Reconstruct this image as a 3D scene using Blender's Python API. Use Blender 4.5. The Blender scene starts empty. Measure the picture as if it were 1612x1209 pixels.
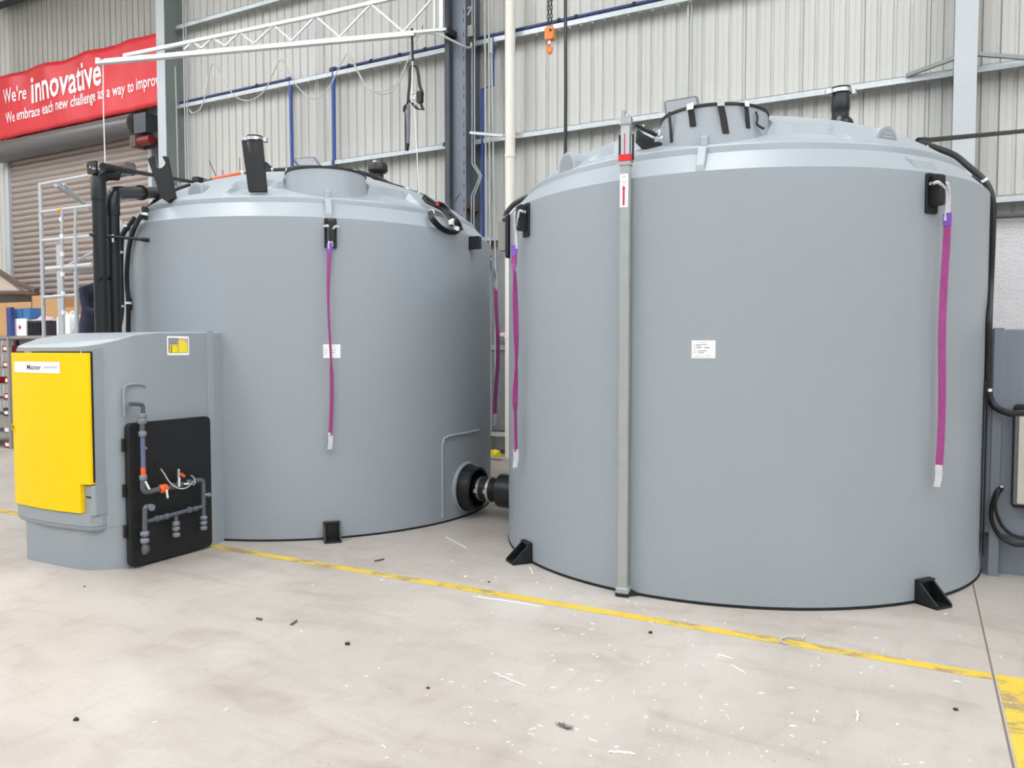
import bpy, bmesh, math, random
from mathutils import Vector, Matrix
from math import sin, cos, radians, pi
random.seed(7)
SC = bpy.context.scene
COL = SC.collection

# ------------------------------------------------------------------ camera
EYE = Vector((0, 0, 1.725))
FPX, PT, TH = 1221.6, 0.0441, -0.485
Rv = Vector((cos(TH), -sin(TH), 0))
_f = Vector((sin(TH), cos(TH), 0))
Fv = _f * cos(PT) + Vector((0, 0, -sin(PT)))
Uv = _f * sin(PT) + Vector((0, 0, cos(PT)))
cam_d = bpy.data.cameras.new('camera')
cam_d.sensor_width = 36
cam_d.lens = FPX / 1612 * 36
cam_d.clip_end = 200
cam = bpy.data.objects.new('camera', cam_d)
COL.objects.link(cam)
cam.matrix_world = Matrix(((Rv.x, Uv.x, -Fv.x, EYE.x), (Rv.y, Uv.y, -Fv.y, EYE.y), (Rv.z, Uv.z, -Fv.z, EYE.z), (0, 0, 0, 1)))
SC.camera = cam

# ------------------------------------------------------------------ light and exposure
SC.view_settings.view_transform = 'Standard'
SC.view_settings.look = 'None'
SC.view_settings.gamma = 1
SC.view_settings.exposure = -0.36
SC.view_settings.use_curve_mapping = False
SKYLIGHT = 12.6
w = bpy.data.worlds.new('overcast_sky')
SC.world = w
w.use_nodes = True
w.node_tree.nodes['Background'].inputs[0].default_value = (0.93, 0.97, 1.0, 1)
w.node_tree.nodes['Background'].inputs[1].default_value = 0.42
def area(name, loc, sx, sy, power, rot, col=(1, 1, 1)):
    l = bpy.data.lights.new(name, 'AREA'); l.shape = 'RECTANGLE'; l.size = sx; l.size_y = sy
    l.energy = power; l.color = col
    o = bpy.data.objects.new(name, l); COL.objects.link(o); o.location = loc; o.rotation_euler = rot
    return o
# daylight falling in through the open front of the hall and the translucent roof strips
area('open_front_daylight', (-3, -13.5, 4.5), 22, 8, 190, (radians(90), 0, 0), (1.0, 0.99, 0.97))

# ------------------------------------------------------------------ pixel ray helpers (each point gets its own true depth)
def ray(x, y):
    return Rv * ((x - 806) / FPX) - Uv * ((y - 604.5) / FPX) + Fv
def onX(x, y, X): d = ray(x, y); return EYE + d * (X / d.x)
def onY(x, y, Y): d = ray(x, y); return EYE + d * (Y / d.y)
def onZ(x, y, Z=0.0): d = ray(x, y); return EYE + d * ((Z - EYE.z) / d.z)
def onD(x, y, D): return EYE + ray(x, y) * D
def oncyl(x, y, C, r):
    d = ray(x, y); a = d.x ** 2 + d.y ** 2; b = -2 * (d.x * C[0] + d.y * C[1]); c = C[0] ** 2 + C[1] ** 2 - r * r
    t = (-b - math.sqrt(max(b * b - 4 * a * c, 0))) / (2 * a)
    return EYE + d * t
CA = Vector((-1.549, 7.168, 0)); CB = Vector((-6.145, 6.841, 0)); RT = 2.0; ZT = 2.914
YW = 11.33   # inner face of the cladding

# ------------------------------------------------------------------ materials
MATS = {}
def hexlin(r, g, b):
    f = lambda c: ((c / 255 + 0.055) / 1.055) ** 2.4 if c > 10 else c / 255 / 12.92
    return (f(r), f(g), f(b), 1)
def mat(name, rgb, rough=0.5, metal=0.0, var=0.0, scale=6.0, bump=0.0, bscale=60.0, emit=0.0, stretch=None, coat=0.0, spec=None, trans=0.0):
    m = bpy.data.materials.new(name); m.use_nodes = True
    nt = m.node_tree; bs = nt.nodes['Principled BSDF']
    col = hexlin(*rgb)
    bs.inputs['Base Color'].default_value = col
    bs.inputs['Roughness'].default_value = rough
    bs.inputs['Metallic'].default_value = metal
    if coat: bs.inputs['Coat Weight'].default_value = coat; bs.inputs['Coat Roughness'].default_value = 0.25
    if spec is not None: bs.inputs['Specular IOR Level'].default_value = spec
    if trans: bs.inputs['Transmission Weight'].default_value = trans
    if emit:
        bs.inputs['Emission Color'].default_value = col; bs.inputs['Emission Strength'].default_value = emit
    if var or bump:
        tc = nt.nodes.new('ShaderNodeTexCoord'); mp = nt.nodes.new('ShaderNodeMapping')
        nt.links.new(tc.outputs['Object'], mp.inputs['Vector'])
        if stretch: mp.inputs['Scale'].default_value = stretch
    if var:
        n = nt.nodes.new('ShaderNodeTexNoise'); n.inputs['Scale'].default_value = scale; n.inputs['Detail'].default_value = 6
        nt.links.new(mp.outputs[0], n.inputs['Vector'])
        mr = nt.nodes.new('ShaderNodeMapRange'); mr.inputs[1].default_value = 0.3; mr.inputs[2].default_value = 0.7
        mr.inputs[3].default_value = 1 - var; mr.inputs[4].default_value = 1 + var * 0.6
        nt.links.new(n.outputs[0], mr.inputs[0])
        mx = nt.nodes.new('ShaderNodeVectorMath'); mx.operation = 'SCALE'
        mx.inputs[0].default_value = col[:3]
        nt.links.new(mr.outputs[0], mx.inputs['Scale'])
        nt.links.new(mx.outputs[0], bs.inputs['Base Color'])
    if bump:
        n2 = nt.nodes.new('ShaderNodeTexNoise'); n2.inputs['Scale'].default_value = bscale; n2.inputs['Detail'].default_value = 3
        nt.links.new(mp.outputs[0], n2.inputs['Vector'])
        bp = nt.nodes.new('ShaderNodeBump'); bp.inputs['Strength'].default_value = bump; bp.inputs['Distance'].default_value = 0.01
        nt.links.new(n2.outputs[0], bp.inputs['Height']); nt.links.new(bp.outputs[0], bs.inputs['Normal'])
    MATS[name] = m
    return m
M_tank = mat('grey_rotomoulded_plastic', (150, 158, 164), 0.40, var=0.02, scale=1.5, bump=0.05, bscale=90, stretch=(1, 1, 0.35))
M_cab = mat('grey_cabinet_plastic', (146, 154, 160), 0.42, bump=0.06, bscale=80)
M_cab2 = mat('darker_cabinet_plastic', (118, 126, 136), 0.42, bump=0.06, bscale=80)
M_yel = mat('yellow_door_plastic', (250, 204, 0), 0.5, spec=0.25, bump=0.03, bscale=60)
M_blk = mat('black_plastic', (20, 22, 24), 0.45, bump=0.05)
M_pipe = mat('black_polyethylene_pipe', (22, 24, 28), 0.35)
M_board = mat('black_board', (17, 19, 21), 0.6, bump=0.15, bscale=150)
M_rub = mat('black_cable_rubber', (20, 21, 23), 0.42)
M_pvc = mat('dark_grey_pvc', (84, 88, 98), 0.35)
M_pvc2 = mat('mid_grey_pvc_union', (118, 124, 132), 0.28)
M_ora = mat('orange_plastic', (235, 95, 30), 0.4)
M_ora2 = mat('orange_hook_paint', (228, 120, 40), 0.4, var=0.1)
M_red = mat('red_plastic', (214, 32, 42), 0.4)
M_redp = mat('red_print', (196, 30, 62), 0.5)
M_steel = mat('polished_steel', (200, 202, 205), 0.25, metal=0.9)
M_wht = mat('white_cable_tie', (235, 237, 238), 0.4)
M_rope = mat('silver_grey_sleeve', (200, 200, 204), 0.5, var=0.12, scale=40)
M_sling = mat('purple_sling_webbing', (158, 64, 132), 0.55, var=0.12, scale=30, bump=0.2, bscale=200)
M_sling2 = mat('violet_sleeve_band', (122, 84, 190), 0.5)
M_alu = mat('galvanised_square_tube', (168, 172, 172), 0.38, metal=0.35, var=0.06, scale=12)
M_paper = mat('white_paper_label', (248, 249, 250), 0.6)
M_ink = mat('dark_print', (40, 40, 48), 0.6)
M_inkg = mat('grey_print', (176, 178, 182), 0.6)
M_inky = mat('pale_print', (238, 230, 214), 0.6)
M_sheet = mat('cream_corrugated_steel', (198, 198, 193), 0.45, var=0.03, scale=1.2, stretch=(1, 1, .25))
M_sheetw = mat('weathered_corrugated_steel', (176, 176, 168), 0.45, var=0.12, scale=1.6, stretch=(1, 1, .2))
M_girt = mat('galvanised_girt', (196, 203, 206), 0.4, metal=0.2, var=0.08, scale=14)
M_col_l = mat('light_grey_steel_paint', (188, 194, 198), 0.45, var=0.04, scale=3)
M_col_d = mat('blue_grey_steel_paint', (112, 119, 130), 0.4, var=0.05, scale=3)
M_col_dk = mat('dark_steel_paint', (62, 65, 72), 0.4)
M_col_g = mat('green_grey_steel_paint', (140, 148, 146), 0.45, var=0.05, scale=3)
M_down = mat('cream_pvc_downpipe', (232, 227, 218), 0.4)
M_cond = mat('light_grey_conduit', (176, 178, 176), 0.4)
M_blue = mat('blue_air_pipe', (42, 74, 158), 0.35)
M_blue2 = mat('dark_blue_air_pipe', (48, 60, 108), 0.4)
M_foil = mat('foil_faced_insulation', (205, 204, 206), 0.35, metal=0.15, var=0.05, scale=8, bump=0.6, bscale=35)
M_foild = mat('grey_foil_insulation', (150, 154, 156), 0.35, metal=0.25, var=0.1, scale=6, bump=0.6, bscale=35)
M_slat = mat('taupe_roller_door_steel', (162, 150, 144), 0.42, var=0.06, scale=2, stretch=(.3, 1, 1))
M_drum = mat('roller_drum_grey', (92, 90, 90), 0.35)
M_ban = mat('red_vinyl_banner', (216, 44, 52), 0.45, var=0.05, scale=1.2)
M_banw = mat('white_banner_print', (246, 240, 240), 0.5)
M_truss = mat('white_truss_steel', (214, 217, 218), 0.4, metal=0.15, var=0.05, scale=10)
M_navy = mat('navy_work_cloth', (44, 48, 70), 0.8, bump=0.2, bscale=40)
M_skin = mat('skin', (196, 150, 126), 0.5)
M_hair = mat('dark_brown_hair', (50, 38, 30), 0.7, bump=0.4, bscale=120)
M_boot = mat('dark_boots', (46, 38, 32), 0.6)
M_card = mat('brown_cardboard', (196, 152, 104), 0.7, var=0.05, scale=5)
M_shelf = mat('grey_shelf_steel', (142, 138, 134), 0.5)
M_blueu = mat('blue_rack_upright', (44, 66, 130), 0.4)
M_bin = mat('red_parts_bin', (186, 34, 42), 0.4)
M_dark = mat('dark_goods', (48, 48, 54), 0.6)
M_bluebox = mat('blue_printed_carton', (62, 112, 168), 0.5)
M_beige = mat('beige_sheet_roof', (196, 184, 172), 0.55, var=0.06)
M_brown = mat('brown_timber_edge', (98, 82, 74), 0.7, var=0.2, scale=12)
M_concrete2 = mat('grey_lower_wall', (120, 122, 120), 0.6, var=0.1, scale=6)
M_cloth = mat('grey_cloth', (150, 148, 158), 0.8)
M_line = None
M_roof = mat('roof_lining', (205, 205, 202), 0.6)
M_skyl = mat('translucent_roof_sheet', (250, 252, 255), 0.5, emit=SKYLIGHT)
M_scr = mat('grey_mesh_panel', (140, 142, 148), 0.6, bump=0.5, bscale=400)
M_encl = mat('beige_enclosure', (186, 184, 172), 0.5)
M_gry = mat('grey_junction_box', (136, 136, 130), 0.5)
M_shav = mat('white_plastic_swarf', (246, 246, 244), 0.5)
M_ylw = mat('yellow_label_print', (240, 220, 50), 0.5)
M_pink = mat('pink_label_print', (226, 176, 176), 0.5)

def floor_material():
    m = bpy.data.materials.new('worn_concrete'); m.use_nodes = True
    nt = m.node_tree; bs = nt.nodes['Principled BSDF']; N = nt.nodes.new; L = nt.links.new
    tc = N('ShaderNodeTexCoord')
    def noise(scale, det=6, st=None, dist=0.0):
        mp = N('ShaderNodeMapping'); L(tc.outputs['Object'], mp.inputs[0])
        if st: mp.inputs['Scale'].default_value = st
        n = N('ShaderNodeTexNoise'); n.inputs['Scale'].default_value = scale; n.inputs['Detail'].default_value = det
        n.inputs['Distortion'].default_value = dist
        L(mp.outputs[0], n.inputs['Vector']); return n.outputs[0]
    def ramp(src, a, b, ca, cb):
        r = N('ShaderNodeValToRGB'); r.color_ramp.elements[0].position = a; r.color_ramp.elements[1].position = b
        r.color_ramp.elements[0].color = ca; r.color_ramp.elements[1].color = cb
        L(src, r.inputs[0]); return r.outputs[0]
    def mix(a, b, fac, mode='MULTIPLY'):
        x = N('ShaderNodeMix'); x.data_type = 'RGBA'; x.blend_type = mode; x.inputs['Factor'].default_value = fac
        if hasattr(a, 'links'): L(a, x.inputs[6])
        else: x.inputs[6].default_value = a
        L(b, x.inputs[7]); return x.outputs[2]
    base = ramp(noise(0.7, 8, None, 0.6), 0.3, 0.7, hexlin(164, 156, 148), hexlin(184, 178, 171))
    st = ramp(noise(1.3, 6, (1, 2.6, 1), 1.2), 0.28, 0.5, (0.80, 0.77, 0.73, 1), (1, 1, 1, 1))
    c = mix(base, st, 0.75)
    st2 = ramp(noise(5.0, 8, (1.6, .7, 1), 0.8), 0.3, 0.48, (0.84, 0.82, 0.79, 1), (1, 1, 1, 1))
    c = mix(c, st2, 0.5)
    fine = ramp(noise(60, 4), 0.3, 0.7, (0.93, 0.93, 0.93, 1), (1.03, 1.03, 1.03, 1))
    c = mix(c, fine, 0.8)
    dots = ramp(noise(38, 2), 0.27, 0.31, (0.55, 0.52, 0.48, 1), (1, 1, 1, 1))
    c = mix(c, dots, 0.5)
    L(c, bs.inputs['Base Color'])
    rr = N('ShaderNodeMapRange'); rr.inputs[3].default_value = 0.38; rr.inputs[4].default_value = 0.62
    L(noise(2.5), rr.inputs[0]); L(rr.outputs[0], bs.inputs['Roughness'])
    bp = N('ShaderNodeBump'); bp.inputs['Strength'].default_value = 0.12; bp.inputs['Distance'].default_value = 0.01
    L(noise(25), bp.inputs['Height']); L(bp.outputs[0], bs.inputs['Normal'])
    return m
M_floor = floor_material()

def paint_material():
    m = bpy.data.materials.new('worn_yellow_paint'); m.use_nodes = True
    nt = m.node_tree; bs = nt.nodes['Principled BSDF']; N = nt.nodes.new; L = nt.links.new
    tc = N('ShaderNodeTexCoord'); mp = N('ShaderNodeMapping'); mp.inputs['Scale'].default_value = (1, 2.2, 1)
    L(tc.outputs['Object'], mp.inputs[0])
    n = N('ShaderNodeTexNoise'); n.inputs['Scale'].default_value = 3.2; n.inputs['Detail'].default_value = 10; n.inputs['Roughness'].default_value = 0.7
    L(mp.outputs[0], n.inputs['Vector'])
    r = N('ShaderNodeValToRGB'); e = r.color_ramp.elements
    e[0].position = 0.42; e[0].color = hexlin(158, 138, 100); e[1].position = 0.47; e[1].color = hexlin(206, 176, 62)
    e.new(0.6).color = hexlin(212, 182, 66); e.new(0.8).color = hexlin(226, 196, 84)
    L(n.outputs[0], r.inputs[0]); L(r.outputs[0], bs.inputs['Base Color']); bs.inputs['Roughness'].default_value = 0.42
    return m
M_line = paint_material()

# ------------------------------------------------------------------ mesh builder
class MB:
    def __init__(s): s.v = []; s.f = []; s.sm = []
    def add(s, vs, fs, smooth=False):
        o = len(s.v); s.v += [tuple(v) for v in vs]
        for f in fs: s.f.append([i + o for i in f]); s.sm.append(smooth)
        return s
    def box(s, x0, x1, y0, y1, z0, z1, M=None):
        vs = [Vector(p) for p in ((x0, y0, z0), (x1, y0, z0), (x1, y1, z0), (x0, y1, z0), (x0, y0, z1), (x1, y0, z1), (x1, y1, z1), (x0, y1, z1))]
        if M: vs = [M @ v for v in vs]
        return s.add(vs, [(0, 3, 2, 1), (4, 5, 6, 7), (0, 1, 5, 4), (1, 2, 6, 5), (2, 3, 7, 6), (3, 0, 4, 7)])
    def rbox(s, x0, x1, y0, y1, z0, z1, r=0.01, axis='y', M=None, n=4):
        """box whose outline across `axis` has rounded corners"""
        if axis == 'y': a0, a1, b0, b1, c0, c1 = x0, x1, z0, z1, y0, y1; g = lambda a, b, c: (a, c, b)
        elif axis == 'z': a0, a1, b0, b1, c0, c1 = x0, x1, y0, y1, z0, z1; g = lambda a, b, c: (a, b, c)
        else: a0, a1, b0, b1, c0, c1 = y0, y1, z0, z1, x0, x1; g = lambda a, b, c: (c, a, b)
        pts = []
        for (ca, cb, st) in ((a1 - r, b1 - r, 0), (a0 + r, b1 - r, 90), (a0 + r, b0 + r, 180), (a1 - r, b0 + r, 270)):
            for k in range(n + 1):
                t = radians(st + 90 * k / n); pts.append((ca + r * cos(t), cb + r * sin(t)))
        return s.prism([Vector(g(a, b, c0)) for a, b in pts], [Vector(g(a, b, c1)) for a, b in pts], M)
    def prism(s, A, B, M=None, smooth=False):
        n = len(A); vs = [Vector(a) for a in A] + [Vector(b) for b in B]
        if M: vs = [M @ v for v in vs]
        fs = [list(range(n))[::-1], list(range(n, 2 * n))] + [(i, (i + 1) % n, n + (i + 1) % n, n + i) for i in range(n)]
        return s.add(vs, fs, smooth)
    def tube(s, pts, r, n=10, cap=True, closed=False, rs=None, square=False):
        pts = [Vector(p) for p in pts]; m = len(pts); rings = []
        up = None
        for i, p in enumerate(pts):
            if closed: t = pts[(i + 1) % m] - pts[i - 1]
            else: t = pts[min(i + 1, m - 1)] - pts[max(i - 1, 0)]
            t.normalize()
            if up is None:
                up = Vector((0, 0, 1)) if abs(t.z) < 0.9 else Vector((0, 1, 0))
                if square and abs(t.z) >= 0.9: up = Vector((0, 1, 0))
            a = (up - t * up.dot(t)).normalized(); b = t.cross(a); up = a
            rr = rs[i] if rs else r
            off = pi / 4 if square else 0
            k = math.sqrt(2) if square else 1
            rings.append([p + (a * cos(2 * pi * j / n + off) + b * sin(2 * pi * j / n + off)) * rr * k for j in range(n)])
        vs = [v for g in rings for v in g]; fs = []
        for i in range(m if closed else m - 1):
            i2 = (i + 1) % m
            for j in range(n): fs.append((i * n + j, i * n + (j + 1) % n, i2 * n + (j + 1) % n, i2 * n + j))
        s.add(vs, fs, not square)
        if cap and not closed:
            s.add(rings[0], [list(range(n))[::-1]]); s.add(rings[-1], [list(range(n))])
        return s
    def bar(s, a, b, r): return s.tube([a, b], r, 4, square=True)
    def cyl(s, a, b, r, n=20, r2=None): return s.tube([a, b], r, n, rs=[r, r if r2 is None else r2])
    def lathe(s, prof, n=48, M=None, closed=False, a0=0, a1=2 * pi, smooth=True):
        full = abs(a1 - a0 - 2 * pi) < 1e-6; k = n if full else n + 1
        vs = [Vector((r * cos(a0 + (a1 - a0) * j / n), r * sin(a0 + (a1 - a0) * j / n), z)) for r, z in prof for j in range(k)]
        if M: vs = [M @ v for v in vs]
        fs = []; m = len(prof)
        for i in range(m if closed else m - 1):
            for j in range(n if full else n):
                j2 = (j + 1) % k; i2 = (i + 1) % m
                fs.append((i * k + j, i * k + j2, i2 * k + j2, i2 * k + j))
        return s.add(vs, fs, smooth)
    def grid(s, fn, nu, nv, smooth=True, closeu=False):
        vs = [Vector(fn(i / nu, j / nv)) for j in range(nv + 1) for i in range(nu + (0 if closeu else 1))]
        k = nu + (0 if closeu else 1)
        fs = [(j * k + i, j * k + (i + 1) % k, (j + 1) * k + (i + 1) % k, (j + 1) * k + i) for j in range(nv) for i in range(nu)]
        return s.add(vs, fs, smooth)
    def ribbon(s, pts, widths, dirs, th=0.004):
        """flat webbing: pts path, dirs = across direction for each point"""
        n = len(pts); vs = []
        for i, p in enumerate(pts):
            p = Vector(p); d = Vector(dirs[i]).normalized(); t = (Vector(pts[min(i + 1, n - 1)]) - Vector(pts[max(i - 1, 0)])).normalized()
            nn = d.cross(t).normalized() * th / 2; h = d * widths[i] / 2
            vs += [p - h - nn, p + h - nn, p + h + nn, p - h + nn]
        fs = [(3, 2, 1, 0), tuple(4 * (n - 1) + k for k in (0, 1, 2, 3))]
        for i in range(n - 1):
            for k in range(4): fs.append((4 * i + k, 4 * i + (k + 1) % 4, 4 * i + 4 + (k + 1) % 4, 4 * i + 4 + k))
        return s.add(vs, fs, False)

def smooth_path(pts, n=6, closed=False):
    pts = [Vector(p) for p in pts]; m = len(pts); out = []
    for i in range(m if closed else m - 1):
        g = (lambda k: pts[k % m]) if closed else (lambda k: pts[min(max(k, 0), m - 1)])
        p0, p1, p2, p3 = g(i - 1), g(i), g(i + 1), g(i + 2)
        for k in range(n):
            t = k / n
            out.append(0.5 * ((2 * p1) + (p2 - p0) * t + (2 * p0 - 5 * p1 + 4 * p2 - p3) * t * t + (3 * p1 - p0 - 3 * p2 + p3) * t ** 3))
    if not closed: out.append(pts[-1])
    return out

ORI = {}
def thing(name, label, cat, loc=(0, 0, 0), rz=0.0, group=None):
    o = bpy.data.objects.new(name, None); COL.objects.link(o); o.empty_display_size = 0.1
    o.location = loc; o.rotation_euler = (0, 0, rz); o['label'] = label; o['category'] = cat
    if group: o['group'] = group
    ORI[o] = Matrix.Translation(Vector(loc)) @ Matrix.Rotation(rz, 4, 'Z')
    return o
def mk(name, mb, m, parent=None, local=False, bevel=0, label=None, stuff=False, extra=None, sharp=35):
    """one mesh object. Vertices in world space unless local=True; children get them in the frame of their thing."""
    me = bpy.data.meshes.new(name)
    me.from_pydata(mb.v, [], mb.f); me.update()
    bm = bmesh.new(); bm.from_mesh(me); bmesh.ops.recalc_face_normals(bm, faces=bm.faces); bm.to_mesh(me); bm.free()
    me.polygons.foreach_set('use_smooth', mb.sm)
    if any(mb.sm): me.set_sharp_from_angle(angle=radians(sharp))
    me.materials.append(m)
    o = bpy.data.objects.new(name, me); COL.objects.link(o)
    if parent is not None:
        o.parent = parent; ORI[o] = ORI[parent]
        if not local: me.transform(ORI[parent].inverted())
    else:
        ORI[o] = Matrix.Identity(4)
    if bevel:
        b = o.modifiers.new('edge', 'BEVEL'); b.width = bevel; b.segments = 2; b.limit_method = 'ANGLE'; b.angle_limit = radians(40)
    if label: o['label'] = label
    if stuff: o['kind'] = 'stuff'
    return o
def tag(o, label, cat, group=None):
    o['label'] = label; o['category'] = cat
    if group: o['group'] = group
    # put the origin at the middle of the underside so that the object is its own anchor
    me = o.data; xs = [v.co for v in me.vertices]
    c = Vector(((min(v.x for v in xs) + max(v.x for v in xs)) / 2, (min(v.y for v in xs) + max(v.y for v in xs)) / 2, min(v.z for v in xs)))
    me.transform(Matrix.Translation(-c)); o.location = c
    return o
def struct(o, label=None):
    o['kind'] = 'structure'
    if label: o['label'] = label
    return o
def dup_tree(o, parent=None):
    c = o.copy(); COL.objects.link(c)
    if parent is not None: c.parent = parent
    for ch in [x for x in COL.objects if x.parent == o and x != c]: dup_tree(ch, c)
    return c

def text_mesh(body, M, width, height=None, bold=0.0, depth=0.001, shear=0.0, space=1.0, fixed=None):
    cu = bpy.data.curves.new('lettering', 'FONT'); cu.body = body; cu.size = 1; cu.offset = bold; cu.shear = shear; cu.resolution_u = 2
    cu.space_character = space
    ob = bpy.data.objects.new('lettering', cu); COL.objects.link(ob)
    dg = bpy.context.evaluated_depsgraph_get(); dg.update()
    me = bpy.data.meshes.new_from_object(ob.evaluated_get(dg))
    bpy.data.objects.remove(ob); bpy.data.curves.remove(cu)
    mb = MB()
    if not me.vertices: return mb
    x0 = min(v.co.x for v in me.vertices); x1 = max(v.co.x for v in me.vertices)
    sx = width / (x1 - x0)
    y0 = min(v.co.y for v in me.vertices); y1 = max(v.co.y for v in me.vertices)
    sy = sx if height is None else height / (y1 - y0)
    if fixed: sy = fixed
    vs = [M @ Vector(((v.co.x - x0) * sx, 0, v.co.y * sy)) for v in me.vertices]
    mb.add(vs, [list(p.vertices) for p in me.polygons])
    bpy.data.meshes.remove(me)
    return mb
#BODY
# ================================================================== SETTING
# ---- floor: three poured slabs with a sawn joint between them
fl = struct(mk('floor', MB().box(-26, 16, -14, 14, -0.3, -0.03), M_concrete2))
mk('slab', MB().box(-26, -14.2, -14, 14, -0.028, 0), M_floor, fl)
mk('slab', MB().box(-14.188, 0.367, -14, 14, -0.028, 0), M_floor, fl)
mk('slab', MB().box(0.378, 16, -14, 14, -0.028, 0), M_floor, fl)
mk('joint_filler', MB().box(0.364, 0.382, -14, 14, -0.028, -0.002), mat('brown_grey_joint', (120, 108, 98), 0.8, var=0.15, scale=4), fl)
def pline(x0, x1, y0, y1): return MB().box(x0, x1, y0, y1, 0.0005, 0.0022)
mk('painted_line', pline(-14.1, 0.362, 4.698, 4.788), M_line, fl, label='long worn yellow line running parallel to the back wall')
mk('painted_line', pline(0.384, 6.0, 4.70, 4.79), M_line, fl, label='yellow line going on beyond the slab joint')
mk('painted_line', pline(0.387, 0.50, -3.0, 4.70), M_line, fl, label='yellow line running along the slab joint towards the viewer')

# ---- back wall: trapezoid sheets, girts, bridging rods, lower lining
wall = struct(mk('wall_back', MB().box(-26, 16, YW + 0.06, YW + 0.12, 0, 10.4), M_col_g))
def sheet_mb(z0, z1):
    prof = []
    P = 0.1905
    for k in range(4):
        x = k * P
        prof += [(x + 0.002, 0), (x + 0.066, 0), (x + 0.069, 0.003), (x + 0.073, 0.003), (x + 0.076, 0), (x + 0.137, 0), (x + 0.147, 0.024), (x + 0.178, 0.024), (x + 0.188, 0)]
    A = [Vector((x, YW + y, z0)) for x, y in prof] + [Vector((x, YW + y + 0.004, z0)) for x, y in prof[::-1]]
    B = [Vector((p.x, p.y, z1)) for p in A]
    return MB().prism(A, B)
tall = None; short = None
x = -25.9
k = 0
while x < 15.2:
    door_bay = -20.0 < x + 0.4 < -14.2
    if door_bay:
        if short is None: short = mk('wall_sheet', sheet_mb(6.62, 10.3), M_sheetw, wall); o = short
        else: o = short.copy(); COL.objects.link(o)
    else:
        if tall is None: tall = mk('wall_sheet', sheet_mb(0.06, 10.3), M_sheet, wall); o = tall
        else: o = tall.copy(); COL.objects.link(o)
    o.location = (x, (k % 2) * 0.003, 0); x += 0.7625; k += 1
def girt(x0, x1, z, m=M_girt, h=0.085):
    return mk('girt', MB().box(x0, x1, YW - 0.2, YW - 0.006, z + h - 0.006, z + h).box(x0, x1, YW - 0.2, YW - 0.194, z, z + h).box(x0, x1, YW - 0.2, YW - 0.18, z, z + 0.004), m, wall)
ZG = [0.30, 1.72, 3.50, 5.09, 6.68, 8.28]
for (x0, x1) in ((-13.66, -6.88), (-6.56, 0.27), (0.52, 7.4), (7.65, 15)):
    for z in ZG: girt(x0, x1, z)
girt(-19.9, -13.9, 9.93, M_col_dk, 0.16)
for px, z0, z1 in ((498, 5.18, 10.2), (1083, 5.18, 6.68)):
    X = onY(px, 100, YW - 0.1).x
    mk('bridging_rod', MB().tube([(X, YW - 0.12, z0), (X, YW - 0.12, z1)], 0.011, 8).tube([(X + 0.05, YW - 0.12, z0), (X + 0.05, YW - 0.12, z1)], 0.007, 8), M_girt, wall)
# foil lining panels below the third girt
x = -6.5
while x < 7.3:
    if not (0.15 < x + 0.45 < 0.5):
        mk('lining_panel', MB().box(x + 0.004, x + 0.89, YW - 0.17, YW - 0.13, 0.40, 3.36), M_foil if x > -1 else M_foild, wall)
    x += 0.9
# ---- eave beam at the top of the left bay, roof with translucent strips
ceil_ = struct(mk('ceiling', MB().box(-26, 16, -14, YW + 0.1, 10.45, 10.55), M_roof))
for i in range(6):
    for j in range(3):
        cx = -22.5 + i * 7.0; cy = -10.0 + j * 7.4
        mk('skylight', MB().box(cx - 1.1, cx + 1.1, cy - 2.9, cy + 2.9, 10.36, 10.40), M_skyl, ceil_)
for xr in (-20.4, -13.77, -6.72, 0.4, 7.5):
    mk('rafter', MB().box(xr - 0.12, xr + 0.12, -13.9, YW - 0.05, 9.95, 10.35), M_col_g, ceil_)
struct(mk('wall_left', MB().box(-26.1, -26, -14, YW + 0.12, 0, 10.5), M_sheet))
struct(mk('wall_right', MB().box(16, 16.1, -14, YW + 0.12, 0, 10.5), M_sheet))

# ---- roller door
door = struct(mk('door_1', MB().box(-19.86, -14.45, YW + 0.0, YW + 0.05, 0, 6.6), M_drum))
def slat_mb():
    n = 8; A = []
    for i in range(n + 1):
        t = i / n; A.append(Vector((-19.80, YW - 0.06 - 0.045 * sin(pi * t), 0.138 * t)))
    A += [Vector((-19.80, YW - 0.045, 0.138)), Vector((-19.80, YW - 0.045, 0))]
    B = [Vector((-14.58, p.y, p.z)) for p in A]
    return MB().prism(A, B)
s0 = mk('curtain_slat', slat_mb(), M_slat, door, sharp=60)
for i in range(1, 46):
    o = s0.copy(); COL.objects.link(o); o.location = (0, 0, i * 0.138)
for X in (-19.84, -14.62):
    mk('door_guide', MB().box(X - 0.03, X + 0.09, YW - 0.16, YW + 0.0, 0, 6.25), M_col_l, door)
mb = MB(); dz, dy = 6.47, YW - 0.33
mb.tube([(-20.2, dy, dz), (-14.75, dy, dz)], 0.24, 28)
mk('door_drum', mb, M_drum, door, label='dark grey rolled curtain drum above the door')
mk('drum_bracket', MB().box(-14.62, -14.25, YW - 0.50, YW - 0.15, 6.22, 6.62), M_col_dk, door)
# motor
mo = thing('door_motor', 'dark red and brown electric motor under the end of the roller door drum', 'motor', (-14.5, YW - 0.5, 5.9))
mk('motor_body', MB().cyl((-14.5, YW - 0.45, 6.06), (-14.12, YW - 0.45, 6.06), 0.10, 20), mat('oxide_red_motor', (120, 34, 32), 0.4), mo)
mk('terminal_box', MB().rbox(-14.68, -14.5, YW - 0.56, YW - 0.34, 5.94, 6.18, 0.03), M_brown, mo)
mk('mounting_plate', MB().box(-14.56, -14.1, YW - 0.34, YW - 0.3, 5.92, 6.24), M_col_dk, mo)

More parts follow.
